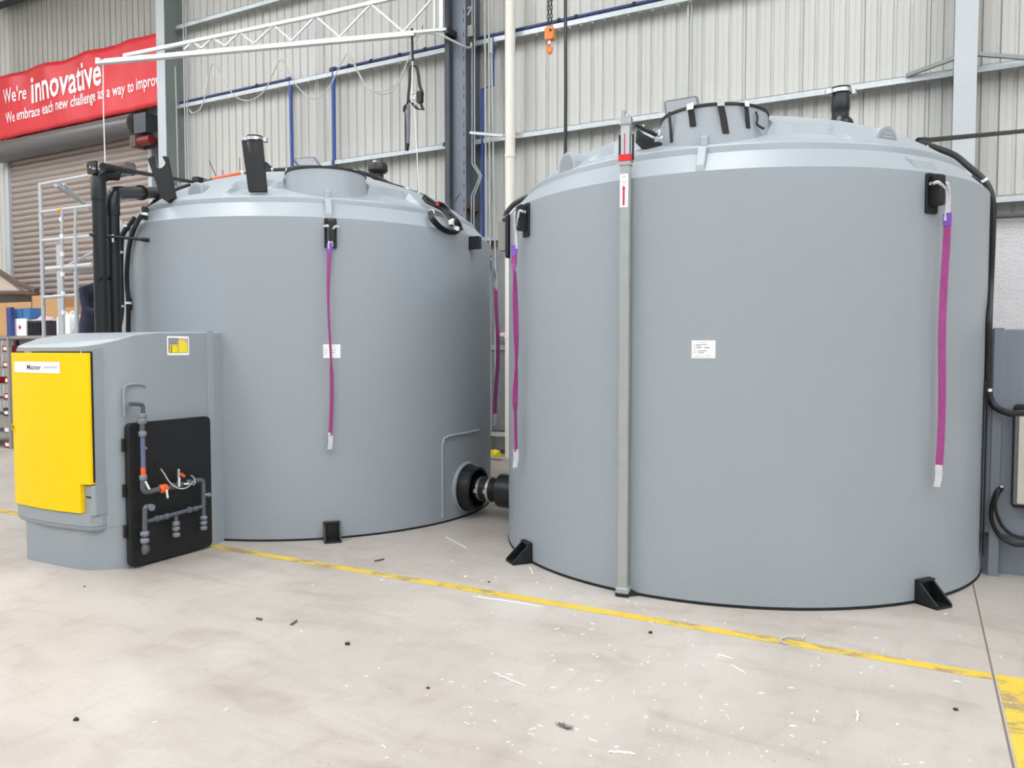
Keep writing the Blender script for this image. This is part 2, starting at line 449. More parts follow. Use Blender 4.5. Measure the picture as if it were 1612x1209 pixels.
# ---- steel portal columns
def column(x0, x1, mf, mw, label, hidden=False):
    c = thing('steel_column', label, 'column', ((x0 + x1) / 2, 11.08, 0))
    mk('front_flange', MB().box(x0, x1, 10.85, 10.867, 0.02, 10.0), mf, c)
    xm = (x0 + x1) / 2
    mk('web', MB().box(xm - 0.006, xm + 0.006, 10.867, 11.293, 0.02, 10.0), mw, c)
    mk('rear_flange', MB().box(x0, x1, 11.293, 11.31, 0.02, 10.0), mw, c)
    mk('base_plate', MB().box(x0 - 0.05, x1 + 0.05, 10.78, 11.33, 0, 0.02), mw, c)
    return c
column(-13.90, -13.66, M_col_l, M_col_g, 'pale steel column beside the red banner and roller door')
c2 = column(-6.88, -6.56, M_col_d, M_col_d, 'blue-grey steel column between the two tanks carrying the truss arm')
mk('mounting_post', MB().box(-6.885, -6.80, 10.74, 10.849, 2.0, 9.9), M_col_dk, c2, label='dark narrow post fixed to the column face')
mb = MB()
for i in range(34):
    z = 2.9 + i * 0.2 + (i % 3) * 0.03; mb.box(-6.60, -6.588, 10.845, 10.8495, z, z + 0.07)
mk('slot_row', mb, M_dark, c2)
mk('stiffener', MB().box(-6.714, -6.57, 10.868, 11.29, 4.02, 4.10), M_brown, c2)
column(0.277, 0.517, M_col_l, M_col_g, 'pale flat-faced steel column behind the right tank near the picture edge')
column(7.3, 7.6, M_col_l, M_col_g, 'pale steel column beyond the right edge of the view')

# fly braces at the right column and the short one by the middle column
def rod(name, label, cat, pts, r, m, n=10, group=None):
    return tag(mk(name, MB().tube(pts, r, n), m), label, cat, group)
a = onY(1427, 119, YW - 0.21); b = onY(1504, 91, 10.88)
tag(mk('fly_brace', MB().bar(a, b, 0.022), M_col_g), 'short angled brace from girt up to left side of the pale right column', 'brace')
a = onY(1537, 85, 10.9); b = onY(1660, 95, YW - 0.25)
tag(mk('fly_brace', MB().bar(a, b, 0.022), M_col_g), 'brace leaving the right side of the pale right column', 'brace')
a = onY(699, 228, YW - 0.21); b = onY(712, 218, 10.9)
tag(mk('fly_brace', MB().bar(a, b, 0.025), M_col_dk), 'stubby dark brace against the left side of the blue-grey column', 'brace')

# ---- downpipe, conduits and air pipes
dp = thing('downpipe', 'thick cream plastic downpipe right of the blue-grey column', 'pipe', (-5.92, 11.0, 0))
x0 = onY(803, 300, 10.99).x
mk('pipe', MB().tube([(x0, 10.99, 0.0), (x0, 10.99, 10.1)], 0.082, 24), M_down, dp)
for z in (1.9, 4.76, 7.9):
    mk('pipe_collar', MB().lathe([(0.084, 0), (0.09, 0.003), (0.09, 0.05), (0.084, 0.053)], 24, Matrix.Translation((x0, 10.99, z))), M_down, dp)
# bracket arm from the column to the downpipe
a = onY(740, 209, 10.86); b = onY(792, 214, 10.9)
tag(mk('bracket_arm', MB().bar(a, b, 0.02).bar(b, onY(822, 217, YW - 0.15), 0.014), M_girt), 'light steel arm reaching from the column to the cream downpipe', 'bracket')
def vpipe(px0, px1, Y, z0, z1, r, name, label, m, extra=None, group=None):
    a = onY(px0, 0, Y); b = onY(px1, 480, Y); pts = [(a.x, Y, z1), (b.x, Y, z0)]
    return tag(mk(name, MB().tube(pts, r, 10), m), label, 'pipe', group)
vpipe(762, 767, 11.05, 0.4, 10.2, 0.016, 'conduit', 'leftmost of three long grey conduits beside the cream downpipe', M_cond, group='conduits by the downpipe')
vpipe(768.5, 772.5, 11.05, 0.4, 10.2, 0.016, 'conduit', 'middle of three long grey conduits beside the cream downpipe', M_cond, group='conduits by the downpipe')
a = onY(773.5, 62, 11.05); b = onY(780, 420, 11.05)
tag(mk('conduit', MB().tube([a, b, (b.x, 11.05, 0.6)], 0.015, 10).cyl(a + Vector((0, 0, 0.02)), a - Vector((0, 0, 0.22)), 0.028), M_cond), 'rightmost grey conduit beside the cream downpipe, starting at a grey coupling', 'pipe', 'conduits by the downpipe')
for dxp, nm in ((0, 'left of the twin conduits kinking on the side of the blue-grey column'), (4, 'right of the twin conduits kinking on the side of the blue-grey column')):
    Y = 10.98
    pts = [onY(743 + dxp, 0, Y), onY(743 + dxp, 258, Y), onY(752 + dxp * .8, 272, Y), onY(754 + dxp * .8, 280, Y), onY(742 + dxp, 308, Y), onY(742 + dxp, 420, Y)]
    tag(mk('conduit', MB().tube([pts[0]] + smooth_path(pts[1:5], 3) + [pts[5], Vector((pts[5].x, Y, 0.3))], 0.011, 8), M_cond), nm, 'pipe', 'twin conduits on the column')
jb = thing('junction_box', 'small grey electrical box high on the side of the blue-grey column', 'junction box', onY(742, 58, 10.95))
p = onY(742, 50, 10.95)
mk('box', MB().rbox(p.x - 0.05, p.x + 0.05, 10.9, 11.0, p.z - 0.09, p.z + 0.09, 0.012), M_gry, jb)
mk('cable_gland', MB().cyl(p + Vector((0, 0, -0.09)), p + Vector((0, 0, -0.17)), 0.02), M_blk, jb)
tag(mk('lifting_eye', MB().tube(smooth_path([onY(736, 14, 10.9), onY(739, 11, 10.9), onY(741, 14, 10.9), onY(736, 24, 10.9)], 5), 0.012, 8), M_cond), 'small bent steel eye on the column above the grey electrical box', 'bracket')
# blue compressed-air main along the girt with drops
zb = ZG[4] + 0.085 + 0.035
def bx(px): return onY(px, 120, YW - 0.17).x
ap = thing('air_pipe', 'long blue air pipe on the girt left of the column, ending in two drops', 'pipe', (-10.5, YW - 0.17, zb))
pts = [(-13.6, YW - 0.17, zb), (bx(455), YW - 0.17, zb), (bx(457), YW - 0.17, zb - 0.06), (bx(461), YW - 0.17, 1.2)]
mk('pipe_run', MB().tube([pts[0], pts[1]], 0.03, 12), M_blue2, ap)
mk('drop_pipe', MB().tube(smooth_path(pts[1:3], 2) + [pts[3]], 0.033, 12), M_blue, ap, label='bright blue vertical drop nearer the left column')
mk('elbow', MB().cyl((pts[1][0] - 0.03, YW - 0.17, zb), (pts[1][0] + 0.07, YW - 0.17, zb), 0.045), M_blue2, ap)
x2 = bx(525)
mk('drop_pipe', MB().tube([(x2, YW - 0.17, zb), (x2 - 0.01, YW - 0.17, 1.2)], 0.036, 12), M_blue, ap, label='bright blue vertical drop nearer the middle column')
mk('elbow', MB().cyl((x2 - 0.06, YW - 0.17, zb), (x2 + 0.05, YW - 0.17, zb), 0.05), M_blue2, ap)
mk('pipe_run', MB().tube([(x2, YW - 0.17, zb), (-6.9, YW - 0.17, zb)], 0.03, 12), M_blue2, ap)
mk('union', MB().cyl((x2, YW - 0.17, 5.05), (x2, YW - 0.17, 5.18), 0.05), M_blue2, ap)
for px in (405, 550, 585, 630, 670):
    mk('pipe_clip', MB().lathe([(0.034, -0.02), (0.045, -0.02), (0.045, 0.02), (0.034, 0.02)], 12, Matrix.Translation((bx(px), YW - 0.17, zb)) @ Matrix.Rotation(pi / 2, 4, 'Y'), closed=True), M_blk, ap)
ap = thing('air_pipe', 'dark blue air pipe on the girt right of the column, with a stepped drop', 'pipe', (-3, YW - 0.17, zb))
mk('pipe_run', MB().tube([(-6.5, YW - 0.17, zb), (0.26, YW - 0.17, zb)], 0.03, 12), M_blue2, ap)
xa = bx(777); xb_ = bx(760)
mk('drop_pipe', MB().tube([(xa, YW - 0.19, zb), (xa, YW - 0.19, onY(777, 135, YW - 0.19).z), (xb_, YW - 0.19, onY(777, 137, YW - 0.19).z), (xb_ + 0.02, YW - 0.19, 1.0)], 0.024, 10), M_blue, ap)
for px in (907, 998, 880):
    mk('pipe_clip', MB().lathe([(0.034, -0.02), (0.045, -0.02), (0.045, 0.02), (0.034, 0.02)], 12, Matrix.Translation((bx(px), YW - 0.17, zb)) @ Matrix.Rotation(pi / 2, 4, 'Y'), closed=True), M_blk, ap)
# pale wires on the left column
for j, (px, r) in enumerate(((276, 0.012), (288, 0.014), (292, 0.012))):
    a = onY(px, 0 if j else 105, 10.9); b = onY(px + 5, 300, 10.9)
    tag(mk('conduit', MB().tube([a, b, Vector((b.x, 10.9, 0.0))], r, 8), M_cond), ('thin pale wire loop hanging on the side of the left column', 'left grey conduit at the rear edge of the left column', 'right grey conduit at the rear edge of the left column')[j], 'pipe', 'wires on the left column')

# ---- red banner
bz0, bz1 = 6.80, 8.30
bn = thing('banner', 'long red vinyl banner with white slogan above the roller door', 'banner', (-17, 11.08, bz0))
def bannerpt(u, v):
    X = -20.6 + u * 6.75
    z = bz0 + v * (bz1 - bz0) - 0.02 * sin(u * pi * 3) ** 2 * v
    wr = 0.03 * sin(X * 4.1 + v * 3.2) * (0.3 + v) + 0.008 * sin(X * 9 - v * 5)
    return (X, 11.06 + wr, z)
mb = MB().grid(bannerpt, 120, 14)
mk('sheet', mb, M_ban, bn, sharp=180).modifiers.new('t', 'SOLIDIFY').thickness = 0.004
def bantext(t, p0, p1, hpx, bold):
    a = onY(p0[0], p0[1], 10.985); b = onY(p1[0], p1[1], 10.985)
    mb = text_mesh(t, Matrix.Translation(a), b.x - a.x, hpx, bold)
    return mb
def lay(mb):
    out = []
    for v in mb.v:
        u = (v[0] + 20.6) / 6.75; vv = (v[2] - bz0) / (bz1 - bz0)
        out.append((v[0], bannerpt(u, vv)[1] - 0.016, v[2]))
    mb.v = out; return mb
mk('slogan_word', lay(bantext("We're", (2, 163), (37, 155), 0.36, 0.012)), M_banw, bn)
mk('slogan_word', lay(bantext("innovative", (44, 160), (157, 128), 0.60, 0.018)), M_banw, bn)
line = "We embrace each new challenge as a way to improve"
pa = onY(5, 193, 10.985); pb = onY(253, 129.5, 10.985)
def twidth(t):
    cu = bpy.data.curves.new('w', 'FONT'); cu.body = t; ob = bpy.data.objects.new('w', cu); COL.objects.link(ob)
    dg = bpy.context.evaluated_depsgraph_get(); dg.update(); wdt = ob.evaluated_get(dg).dimensions.x
    bpy.data.objects.remove(ob); bpy.data.curves.remove(cu); return wdt
full = twidth(line); pre = ''
for wd_ in line.split():
    wx = twidth(wd_); x0 = twidth((pre + ' ' + wd_).strip()) - wx; pre = (pre + ' ' + wd_).strip()
    u0 = x0 / full; pw_ = (pb.x - pa.x) * wx / full
    mbw = text_mesh(wd_, Matrix.Translation(pa.lerp(pb, u0)), pw_, None, 0.014, fixed=0.35)
    mk('slogan_word', lay(mbw), M_banw, bn)
# ================================================================== TANKS
def dome_z(r, phi):
    hi_p = [(0, 3.61), (0.3, 3.607), (0.6, 3.59), (1.0, 3.525), (1.3, 3.425), (1.5, 3.335), (1.65, 3.24), (1.8, 3.13), (2.1, 2.96)]
    hi = hi_p[-1][1]
    for (r0, z0), (r1, z1) in zip(hi_p, hi_p[1:]):
        if r0 <= r <= r1: hi = z0 + (z1 - z0) * (r - r0) / (r1 - r0); break
    lo = 3.13 + (1.8 - r) * 0.43
    best = hi
    for c in (0, pi):
        q = abs((phi - c + pi) % (2 * pi) - pi)          # angle from the hatch direction (or its opposite)
        d = abs(q - radians(23))
        if d < radians(20):
            u = r * cos(q - radians(23))
            cut = max(3.25 + 7.0 * (1.52 - u), lo) + max(0, d - radians(8)) * r * (2.5 if q > radians(23) else 0)
            best = min(best, cut)
        if q < radians(24): best = min(best, lo + max(0, q - radians(14.5)) * r * 3.0)
    return best
def make_tank(C, rz, label, lugs, feet, tabs, name='storage_tank'):
    """rz = direction the hatch faces; lugs etc. in world degrees"""
    t = thing(name, label, 'tank', (C.x, C.y, 0))
    n = 144
    prof = [(0, 0.0), (RT - 0.02, 0.0), (RT, 0.02), (RT, 0.6), (RT, 1.2), (RT, 1.8), (RT, 2.4), (RT, ZT - 0.006), (RT - 0.006, ZT), (1.862, 3.052), (1.85, 3.058), (1.835, 3.062), (1.83, 3.105), (1.822, 3.118), (1.81, 3.124), (1.80, 3.124)]
    mb = MB().lathe(prof, n, Matrix.Translation(C))
    NR = 90
    def fn(u, v):
        r = 1.80 * (1 - v) if v < 1 else 0.001; a = 2 * pi * u
        z = dome_z(r, a - rz)
        if v == 0: z = 3.124
        return (C.x + r * cos(a), C.y + r * sin(a), z)
    mb.grid(fn, 360, NR, closeu=True)
    mk('shell', mb, M_tank, t, sharp=18)
    # hatch neck
    hc = C + Vector((1.385 * cos(rz), 1.385 * sin(rz), 0)); T = Matrix.Translation(hc)
    mk('hatch_neck', MB().lathe([(0.42, 3.05), (0.378, 3.385), (0.376, 3.40), (0.34, 3.41)], 56, T), M_tank, t)
    rim = mk('hatch_rim', MB().lathe([(0.378, 3.398), (0.385, 3.40), (0.385, 3.416), (0.378, 3.42), (0.365, 3.42), (0.365, 3.398)], 56, T, closed=True), M_blk, t, label='black hatch rim band')
    mk('hatch_lid', MB().lathe([(0.0, 3.428), (0.33, 3.425), (0.362, 3.42), (0.362, 3.40)], 48, T), M_tank, t)
    # moulded tabs
    for a in tabs:
        a = radians(a); R_ = Matrix.Translation(C) @ Matrix.Rotation(a, 4, 'Z')
        A = [(2.0, 0, ZT - 0.01), (1.84, 0, 3.05), (1.84, 0, 3.10), (1.90, 0, 3.095), (1.99, 0, 2.95)]
        mk('moulded_tab', MB().prism([R_ @ Vector((x, -0.03, z)) for x, _, z in A], [R_ @ Vector((x, 0.03, z)) for x, _, z in A]), M_tank, t, bevel=0.008)
        A = [(1.825, 3.11), (1.815, 3.185), (1.79, 3.195), (1.74, 3.19), (1.70, 3.1)]
        mk('moulded_tab', MB().prism([R_ @ Vector((x, -0.026, z)) for x, z in A], [R_ @ Vector((x, 0.026, z)) for x, z in A]), M_tank, t, bevel=0.008)
    for a in lugs:
        R_ = Matrix.Translation(C) @ Matrix.Rotation(radians(a), 4, 'Z')
        lg = mk('lifting_lug', MB().rbox(RT - 0.01, RT + 0.088, -0.028, 0.028, 2.68, 2.885, 0.02, 'y', R_), M_blk, t, bevel=0.004)
        mk('lug_flange', MB().rbox(RT - 0.012, RT + 0.018, -0.055, 0.055, 2.635, 2.90, 0.012, 'x', R_), M_blk, lg, bevel=0.004)
        if a != -37.7: continue
        A = [(1.975, 2.93), (1.945, 3.0), (1.88, 3.03), (1.88, 2.93)]
        mk('lug_ledge', MB().prism([R_ @ Vector((x, -0.12, z)) for x, z in A], [R_ @ Vector((x, 0.10, z)) for x, z in A]), M_tank, t, bevel=0.005)
    for a in feet:
        R_ = Matrix.Translation(C) @ Matrix.Rotation(radians(a), 4, 'Z')
        mb = MB()
        for y in (-0.075, 0.06):
            mb.prism([R_ @ Vector((x, y, z)) for x, z in ((RT - .01, 0.0), (RT + 0.17, 0.0), (RT + 0.17, 0.025), (RT + 0.03, 0.155), (RT - .01, 0.165))],
                     [R_ @ Vector((x, y + 0.015, z)) for x, z in ((RT - .01, 0.0), (RT + 0.17, 0.0), (RT + 0.17, 0.025), (RT + 0.03, 0.155), (RT - .01, 0.165))])
        mb.box(RT - 0.01, RT + 0.17, -0.075, 0.075, 0, 0.014, R_).box(RT - 0.01, RT + 0.012, -0.075, 0.075, 0, 0.165, R_).box(RT - 0.01, RT + 0.04, -0.075, 0.075, 0.148, 0.165, R_)
        mk('hold_down_foot', mb, M_blk, t, bevel=0.003)
    mk('base_gasket', MB().lathe([(RT - 0.05, 0.001), (RT + 0.006, 0.001), (RT + 0.006, 0.012), (RT - 0.05, 0.012)], n, Matrix.Translation(C), closed=True), M_blk, t)
    return t, hc
RA = radians(-82.96); RB = radians(-43.5)
tA, hA = make_tank(CA, RA, 'large grey cylindrical plastic tank on the right with vertical square tube', (-37.7, -129.8, 52, 142), (-37.4, -128.9, 52, 142), (-83.5, 6, 96, 186))
tB, hB = make_tank(CB, RB, 'large grey cylindrical plastic tank on the left behind the yellow-doored cabinet', (-44.2, 46, -134, 136), (-44.7, 46, 136), (-44.5, 0, 45, 90, 135, 180, -135))

# boss discs standing on the dome edges
def boss(t, C, px, py, r, name='level_boss'):
    P = oncyl(px, py, C, r); a = math.atan2(P.y - C.y, P.x - C.x)
    R_ = Matrix.Translation((P.x, P.y, 0)) @ Matrix.Rotation(a, 4, 'Z')
    z = P.z
    A = [Vector((-0.25, 0.10 * cos(q), z + 0.11 * sin(q))) for q in [pi * i / 12 for i in range(13)]] + [Vector((-0.25, -0.12, z - 0.12)), Vector((-0.25, 0.12, z - 0.12))]
    B = [Vector((0.0, p.y, p.z)) for p in A]
    o = mk(name, MB().prism([R_ @ p for p in A], [R_ @ p for p in B]), M_tank, t, bevel=0.012)
    B2 = [Vector((0.004, p.y * .74, z - 0.005 + (p.z - z + .005) * .74)) for p in A]
    mk('boss_face', MB().prism([R_ @ Vector((p.x - .01, p.y, p.z)) for p in B2], [R_ @ p for p in B2]), mat('boss_face_grey', (140, 148, 154), 0.5) if 'boss_face_grey' not in MATS else MATS['boss_face_grey'], o)
    return o, R_, z
b1, Rb, zb1 = boss(tA, CA, 1397, 222, 1.72)
mb = MB()
for i, wd in enumerate((0.07, 0.09, 0.06, 0.05)):
    mb.box(0.005, 0.0065, -wd / 2, wd / 2, zb1 + 0.05 - i * 0.026, zb1 + 0.058 - i * 0.026, Rb)
mk('moulded_lettering', mb, MATS['grey_print'], b1)
boss(tA, CA, 891, 262, 1.82)
boss(tB, CB, 307, 305, 1.72)
boss(tB, CB, 700, 335, 1.76)

# hatch straps on tank A
def hatch_strap(px, pyt, pyb, slant, wpx, steelclip=True):
    mb = MB(); a = oncyl(px, pyt, hA, 0.388); b = oncyl(px + slant, pyb, hA, 0.405 if pyb > 205 else 0.398)
    ang = math.atan2(a.y - hA.y, a.x - hA.x); d = Vector((-sin(ang), cos(ang), 0))
    wd = wpx / FPX * 5.4
    top = Vector((a.x, a.y, 3.41)) + Vector((cos(ang), sin(ang), 0)) * 0.02
    mb.ribbon([top, top + Vector((0, 0, -0.02)), (top + b) / 2, b], [wd] * 4, [d] * 4, 0.006)
    o = mk('hatch_strap', mb, M_rub, tA)
    if steelclip:
        mk('strap_clip', MB().ribbon([top + Vector((0, 0, 0.015)), top + Vector((cos(ang) * .01, sin(ang) * .01, -0.03))], [wd * 1.1] * 2, [d] * 2, 0.008), M_steel, o)
hatch_strap(1057, 190, 224, 0, 5.5, False)
hatch_strap(1089, 178, 199, 2, 10)
hatch_strap(1134, 172, 210, 9, 10)
hatch_strap(1172, 172, 202, 6, 7)
mb = MB(); e = oncyl(1192, 196, hA, 0.41)
mb.tube(smooth_path([oncyl(1190, 176, hA, 0.40), oncyl(1192.5, 185, hA, 0.41), e, onD(1203, 203, (e - EYE).dot(Fv) + 0.0)], 5), 0.008, 8)
mk('hatch_strap', mb, M_rub, tA)
# hatch strap on tank B (loose at left)
mb = MB(); mb.tube(smooth_path([onD(465 + 0, 271, 7.75), onD(459, 272, 7.7), onD(457, 282, 7.7), onD(460, 293, 7.7), onD(461, 270, 7.72)], 4), 0.012, 6)
mk('hatch_strap', mb, M_rub, tB)
mk('hatch_strap', MB().tube([onD(566, 290, 7.7), onD(567, 294, 7.7), onD(576, 298, 7.6)], 0.008, 6), M_rub, tB)
# mesh screens propped behind the hatches
def screen(t, corners, D):
    P = [onD(x, y, D + (0.0 if i < 2 else 0.12)) for i, (x, y) in enumerate(corners)]
    nrm = (P[1] - P[0]).cross(P[2] - P[0]).normalized() * 0.012
    o = mk('vent_screen', MB().prism([p - nrm for p in P], [p + nrm for p in P]), M_scr, t)
    fr = MB()
    for i in range(4): fr.bar(P[i], P[(i + 1) % 4], 0.012)
    mk('screen_frame', fr, mat('screen_frame_grey', (96, 98, 104), 0.5) if 'screen_frame_grey' not in MATS else MATS['screen_frame_grey'], o)
screen(tA, [(1053, 200), (1104, 190), (1096, 154), (1048, 162)], 5.95)
screen(tB, [(472, 262), (504, 262), (494, 249), (464, 252)], 8.1)
# vent on tank B: black mushroom on a stub
p = onD(595, 276, 9.0)
v = mk('vent_stub', MB().cyl((p.x, p.y, p.z - 0.25), (p.x, p.y, p.z + 0.06), 0.065, 20), M_blk, tB, label='black vent stub')
mk('vent_cap', MB().lathe([(0.0, 0.11), (0.10, 0.11), (0.115, 0.08), (0.115, 0.03), (0.09, 0.005), (0.06, 0.0)], 24, Matrix.Translation((p.x, p.y, p.z + 0.02))), M_blk, v)
mk('cap_knob', MB().rbox(p.x - 0.05, p.x, p.y - 0.03, p.y + 0.03, p.z + 0.13, p.z + 0.17, 0.01), M_steel, v)
# clamp-topped black vent pipes
def vent_pipe(t, px, py, D, r, h0, h1, label, flare=True):
    p = onD(px, py, D)
    prof = [(r, h0), (r, h1 - 0.02), (r * 1.08, h1 - 0.015), (r * 1.08, h1)]
    if flare: prof = [(r * 1.55, h0 - 0.03), (r * 1.4, h0), (r * 1.02, h0 + 0.03)] + [(r, h0 + 0.07), (r * 1.03, h0 + 0.08), (r * 1.1, h0 + 0.10), (r * 1.1, h1 - 0.1), (r, h1 - 0.03), (r, h1)]
    v = mk('vent_pipe', MB().lathe([(q, p.z + h) for q, h in prof], 28, Matrix.Translation((p.x, p.y, 0))), M_pipe, t, label=label)
    z = p.z + h1
    mb = MB().lathe([(r * 1.0, z - 0.02), (r * 1.28, z - 0.02), (r * 1.28, z + 0.012), (r * 1.0, z + 0.012)], 28, Matrix.Translation((p.x, p.y, 0)), closed=True)
    mk('clamp_ring', mb, M_steel, v)
    mb = MB()
    for s_ in (-1, 1):
        q = p + Rv * (s_ * r * 1.45); mb.lathe([(0.0, z - 0.03), (0.035, z - 0.028), (0.035, z + 0.012), (0, z + 0.015)], 12, Matrix.Translation((q.x, q.y, 0)))
    mk('clamp_lug', mb, M_steel, v)
    mb = MB().lathe([(0, z + 0.012), (r * 1.15, z + 0.015), (r * 1.15, z + 0.03), (0, z + 0.034)], 24, Matrix.Translation((p.x, p.y, 0)))
    mk('pipe_cap', mb, M_blk, v)
vent_pipe(tA, 1323, 178, 6.9, 0.072, -0.07, 0.19, 'black vent pipe under a steel clamp')
vent_pipe(tB, 402, 262, 8.1, 0.07, -0.25, 0.28, 'black vent pipe under a steel clamp', False)

# fork-shaped saddles on tank B and the clamp bracket on tank A
def fork(t, pts, D, th=0.05):
    A = [onD(x, y, D) for x, y in pts]; off = Fv * th
    return mk('pipe_saddle', MB().prism(A, [a + off for a in A]), M_board, t)
def arc(cx, cy, rx, ry, a0, a1, n=8): return [(cx + rx * cos(radians(a0 + (a1 - a0) * i / n)), cy + ry * sin(radians(a0 + (a1 - a0) * i / n))) for i in range(n + 1)]
fork(tB, [(254, 312), (232, 250), (240, 245)] + arc(250.5, 254, 10, 11, 150, 10, 8) + [(255, 246), (262, 246), (275, 310), (263, 318)], 7.25)
fork(tB, [(391, 301), (380, 221), (386, 220)] + arc(397.5, 230, 9.5, 12, 175, 10, 8) + [(404, 219), (411, 218), (419, 301)], 7.05)
P = [(1004, 203), (1012, 210), (1044, 226), (1037, 233), (1024, 240), (1003, 219)]
fork(tA, P, 5.62, 0.08)
cb = mk('clamp_bracket', MB().tube([onD(1001, 196, 5.5), onD(1012, 202, 5.5), onD(1033, 212, 5.55)], 0.017, 8), M_blk, tA)
mb = MB(); mb.tube([onD(1012, 197, 5.5), onD(1013, 201, 5.5)], 0.014, 8)
mb.tube(smooth_path([onD(1031, 207, 5.5), onD(1037, 208, 5.5), onD(1037, 214, 5.5)], 4), 0.012, 8).tube(smooth_path([onD(1030, 220, 5.45), onD(1040, 219, 5.45), onD(1042, 216, 5.45)], 4), 0.016, 8)
mk('steel_clamp', mb, M_steel, cb)
# strap of tape near clamp, left of hatch

# paper labels on the tanks
def cyl_label(t, C, px0, py0, px1, py1, lines, label):
    a = oncyl(px0, py0, C, RT); b = oncyl(px1, py1, C, RT)
    a0 = math.atan2(a.y - C.y, a.x - C.x); a1 = math.atan2(b.y - C.y, b.x - C.x); z1, z0 = a.z, b.z
    mb = MB().grid(lambda u, v: (C.x + (RT + 0.002) * cos(a0 + (a1 - a0) * u), C.y + (RT + 0.002) * sin(a0 + (a1 - a0) * u), z0 + (z1 - z0) * v), 10, 2)
    o = mk('paper_label', mb, M_paper, t, label=label)
    mb = MB(); rnd = random.Random(3)
    for (u0, u1, v, h) in lines:
        u = u0
        while u < u1 - 0.01:
            wd = min(rnd.uniform(0.012, 0.03), u1 - u)
            for (ua, ub) in ((u, u + wd * 0.8),):
                q = []
                hh = h * rnd.uniform(0.6, 1.0)
                for (uu, vv) in ((ua, v), (ub, v), (ub, v + hh), (ua, v + hh)):
                    an = a0 + (a1 - a0) * uu
                    q.append((C.x + (RT + 0.0028) * cos(an), C.y + (RT + 0.0028) * sin(an), z0 + (z1 - z0) * vv))
                mb.add(q, [(0, 1, 2, 3)])
            u += wd
    mk('handwriting', mb, MATS['dark_print'], o)
    return o
cyl_label(tA, CA, 1089, 536, 1126, 564, [(.36, .64, .86, .03), (.16, .68, .75, .04), (.05, .12, .72, .02), (.05, .14, .65, .02), (.17, .40, .66, .05), (.2, .46, .57, .05), (.53, .78, .57, .06), (.05, .22, .54, .02), (.05, .22, .47, .02), (.27, .64, .40, .05), (.05, .22, .37, .02), (.05, .22, .30, .025), (.28, .54, .29, .05), (.05, .1, .19, .02), (.17, .52, .12, .02), (.58, .85, .15, .025), (.08, .9, .05, .012)], 'white paper label with handwriting')
cyl_label(tB, CB, 508.5, 542, 536, 563.5, [(.42, .65, .87, .02), (.05, .15, .75, .02), (.05, .14, .66, .02), (.2, .3, .62, .03), (.05, .22, .54, .02), (.45, .7, .58, .04), (.05, .22, .44, .02), (.42, .68, .4, .03), (.42, .6, .34, .03), (.05, .22, .36, .02), (.05, .22, .28, .02), (.45, .7, .12, .012)], 'white paper label behind the purple sling')

# raised panel outline and outlet on tank B
mb = MB()
def cylp(C, a, z, r): return Vector((C.x + r * cos(radians(a)), C.y + r * sin(radians(a)), z))
pts = [cylp(CB, -11.3, 0.06, RT + 0.004), cylp(CB, -11.3, 0.3, RT + 0.004), cylp(CB, -11.3, 0.77, RT + 0.004), cylp(CB, -10.6, 0.84, RT + 0.004), cylp(CB, -8.5, 0.862, RT + 0.004)] + [cylp(CB, a, 0.865, RT + 0.004) for a in (-6, -3, 0, 3, 6, 8.5)]
mk('moulded_ridge', MB().tube(pts, 0.014, 8), M_tank, tB)
zo = 0.30; ya = CB.y + 0.02
Mx = Matrix.Translation((0, ya, zo)) @ Matrix.Rotation(pi / 2, 4, 'Y')
X0 = CB.x + RT
mk('outlet_ring', MB().lathe([(0.27, X0 - 0.02), (0.265, X0 + 0.012), (0.245, X0 + 0.02), (0.235, X0 + 0.01)], 40, Mx), M_tank, tB)
ou = mk('outlet_shroud', MB().lathe([(0.235, X0 - 0.01), (0.225, X0 + 0.13), (0.215, X0 + 0.14), (0.19, X0 + 0.14), (0.185, X0 + 0.02), (0.0, X0 + 0.02)], 44, Mx), M_pipe, tB, label='black open outlet shroud')
mb = MB()
for i in range(10):
    a = 2 * pi * i / 10; c = Vector((X0 + 0.03, ya + 0.145 * cos(a), zo + 0.145 * sin(a))); mb.cyl(c, c + Vector((0.06, 0, 0)), 0.016, 8)
mk('flange_bolts', mb, M_blk, ou)
# hose between the tanks
hs = thing('connecting_hose', 'short black hose with two steel band clamps joining the two tanks near the floor', 'hose', (X0 + 0.35, ya, 0.1))
mk('hose', MB().lathe([(0.10, X0 + 0.03), (0.10, X0 + 0.12), (0.115, X0 + 0.14), (0.115, X0 + 0.34), (0.10, X0 + 0.36), (0.10, X0 + 0.62)], 32, Mx), M_rub, hs)
for xx in (0.17, 0.28):
    c = mk('band_clamp', MB().lathe([(0.117, X0 + xx), (0.127, X0 + xx), (0.127, X0 + xx + 0.028), (0.117, X0 + xx + 0.028)], 32, Mx, closed=True), M_steel, hs)
    mk('clamp_screw', MB().box(X0 + xx - 0.005, X0 + xx + 0.04, ya - 0.15, ya - 0.12, zo - 0.02, zo + 0.02), M_steel, c)
XA = CA.x - RT
mk('inlet_sleeve', MB().lathe([(0.0, XA + 0.05), (0.17, XA + 0.05), (0.17, XA - 0.19), (0.15, XA - 0.2), (0.11, XA - 0.2), (0.0, XA - 0.18)], 40, Mx), M_pipe, tA, label='large black inlet sleeve')
# small black block on tank B right shoulder
R_ = Matrix.Translation(CB) @ Matrix.Rotation(radians(2.8), 4, 'Z')
mk('mounting_block', MB().rbox(RT - 0.005, RT + 0.12, -0.03, 0.03, 2.76, 2.89, 0.015, 'y', R_), M_blk, tB, bevel=0.003)

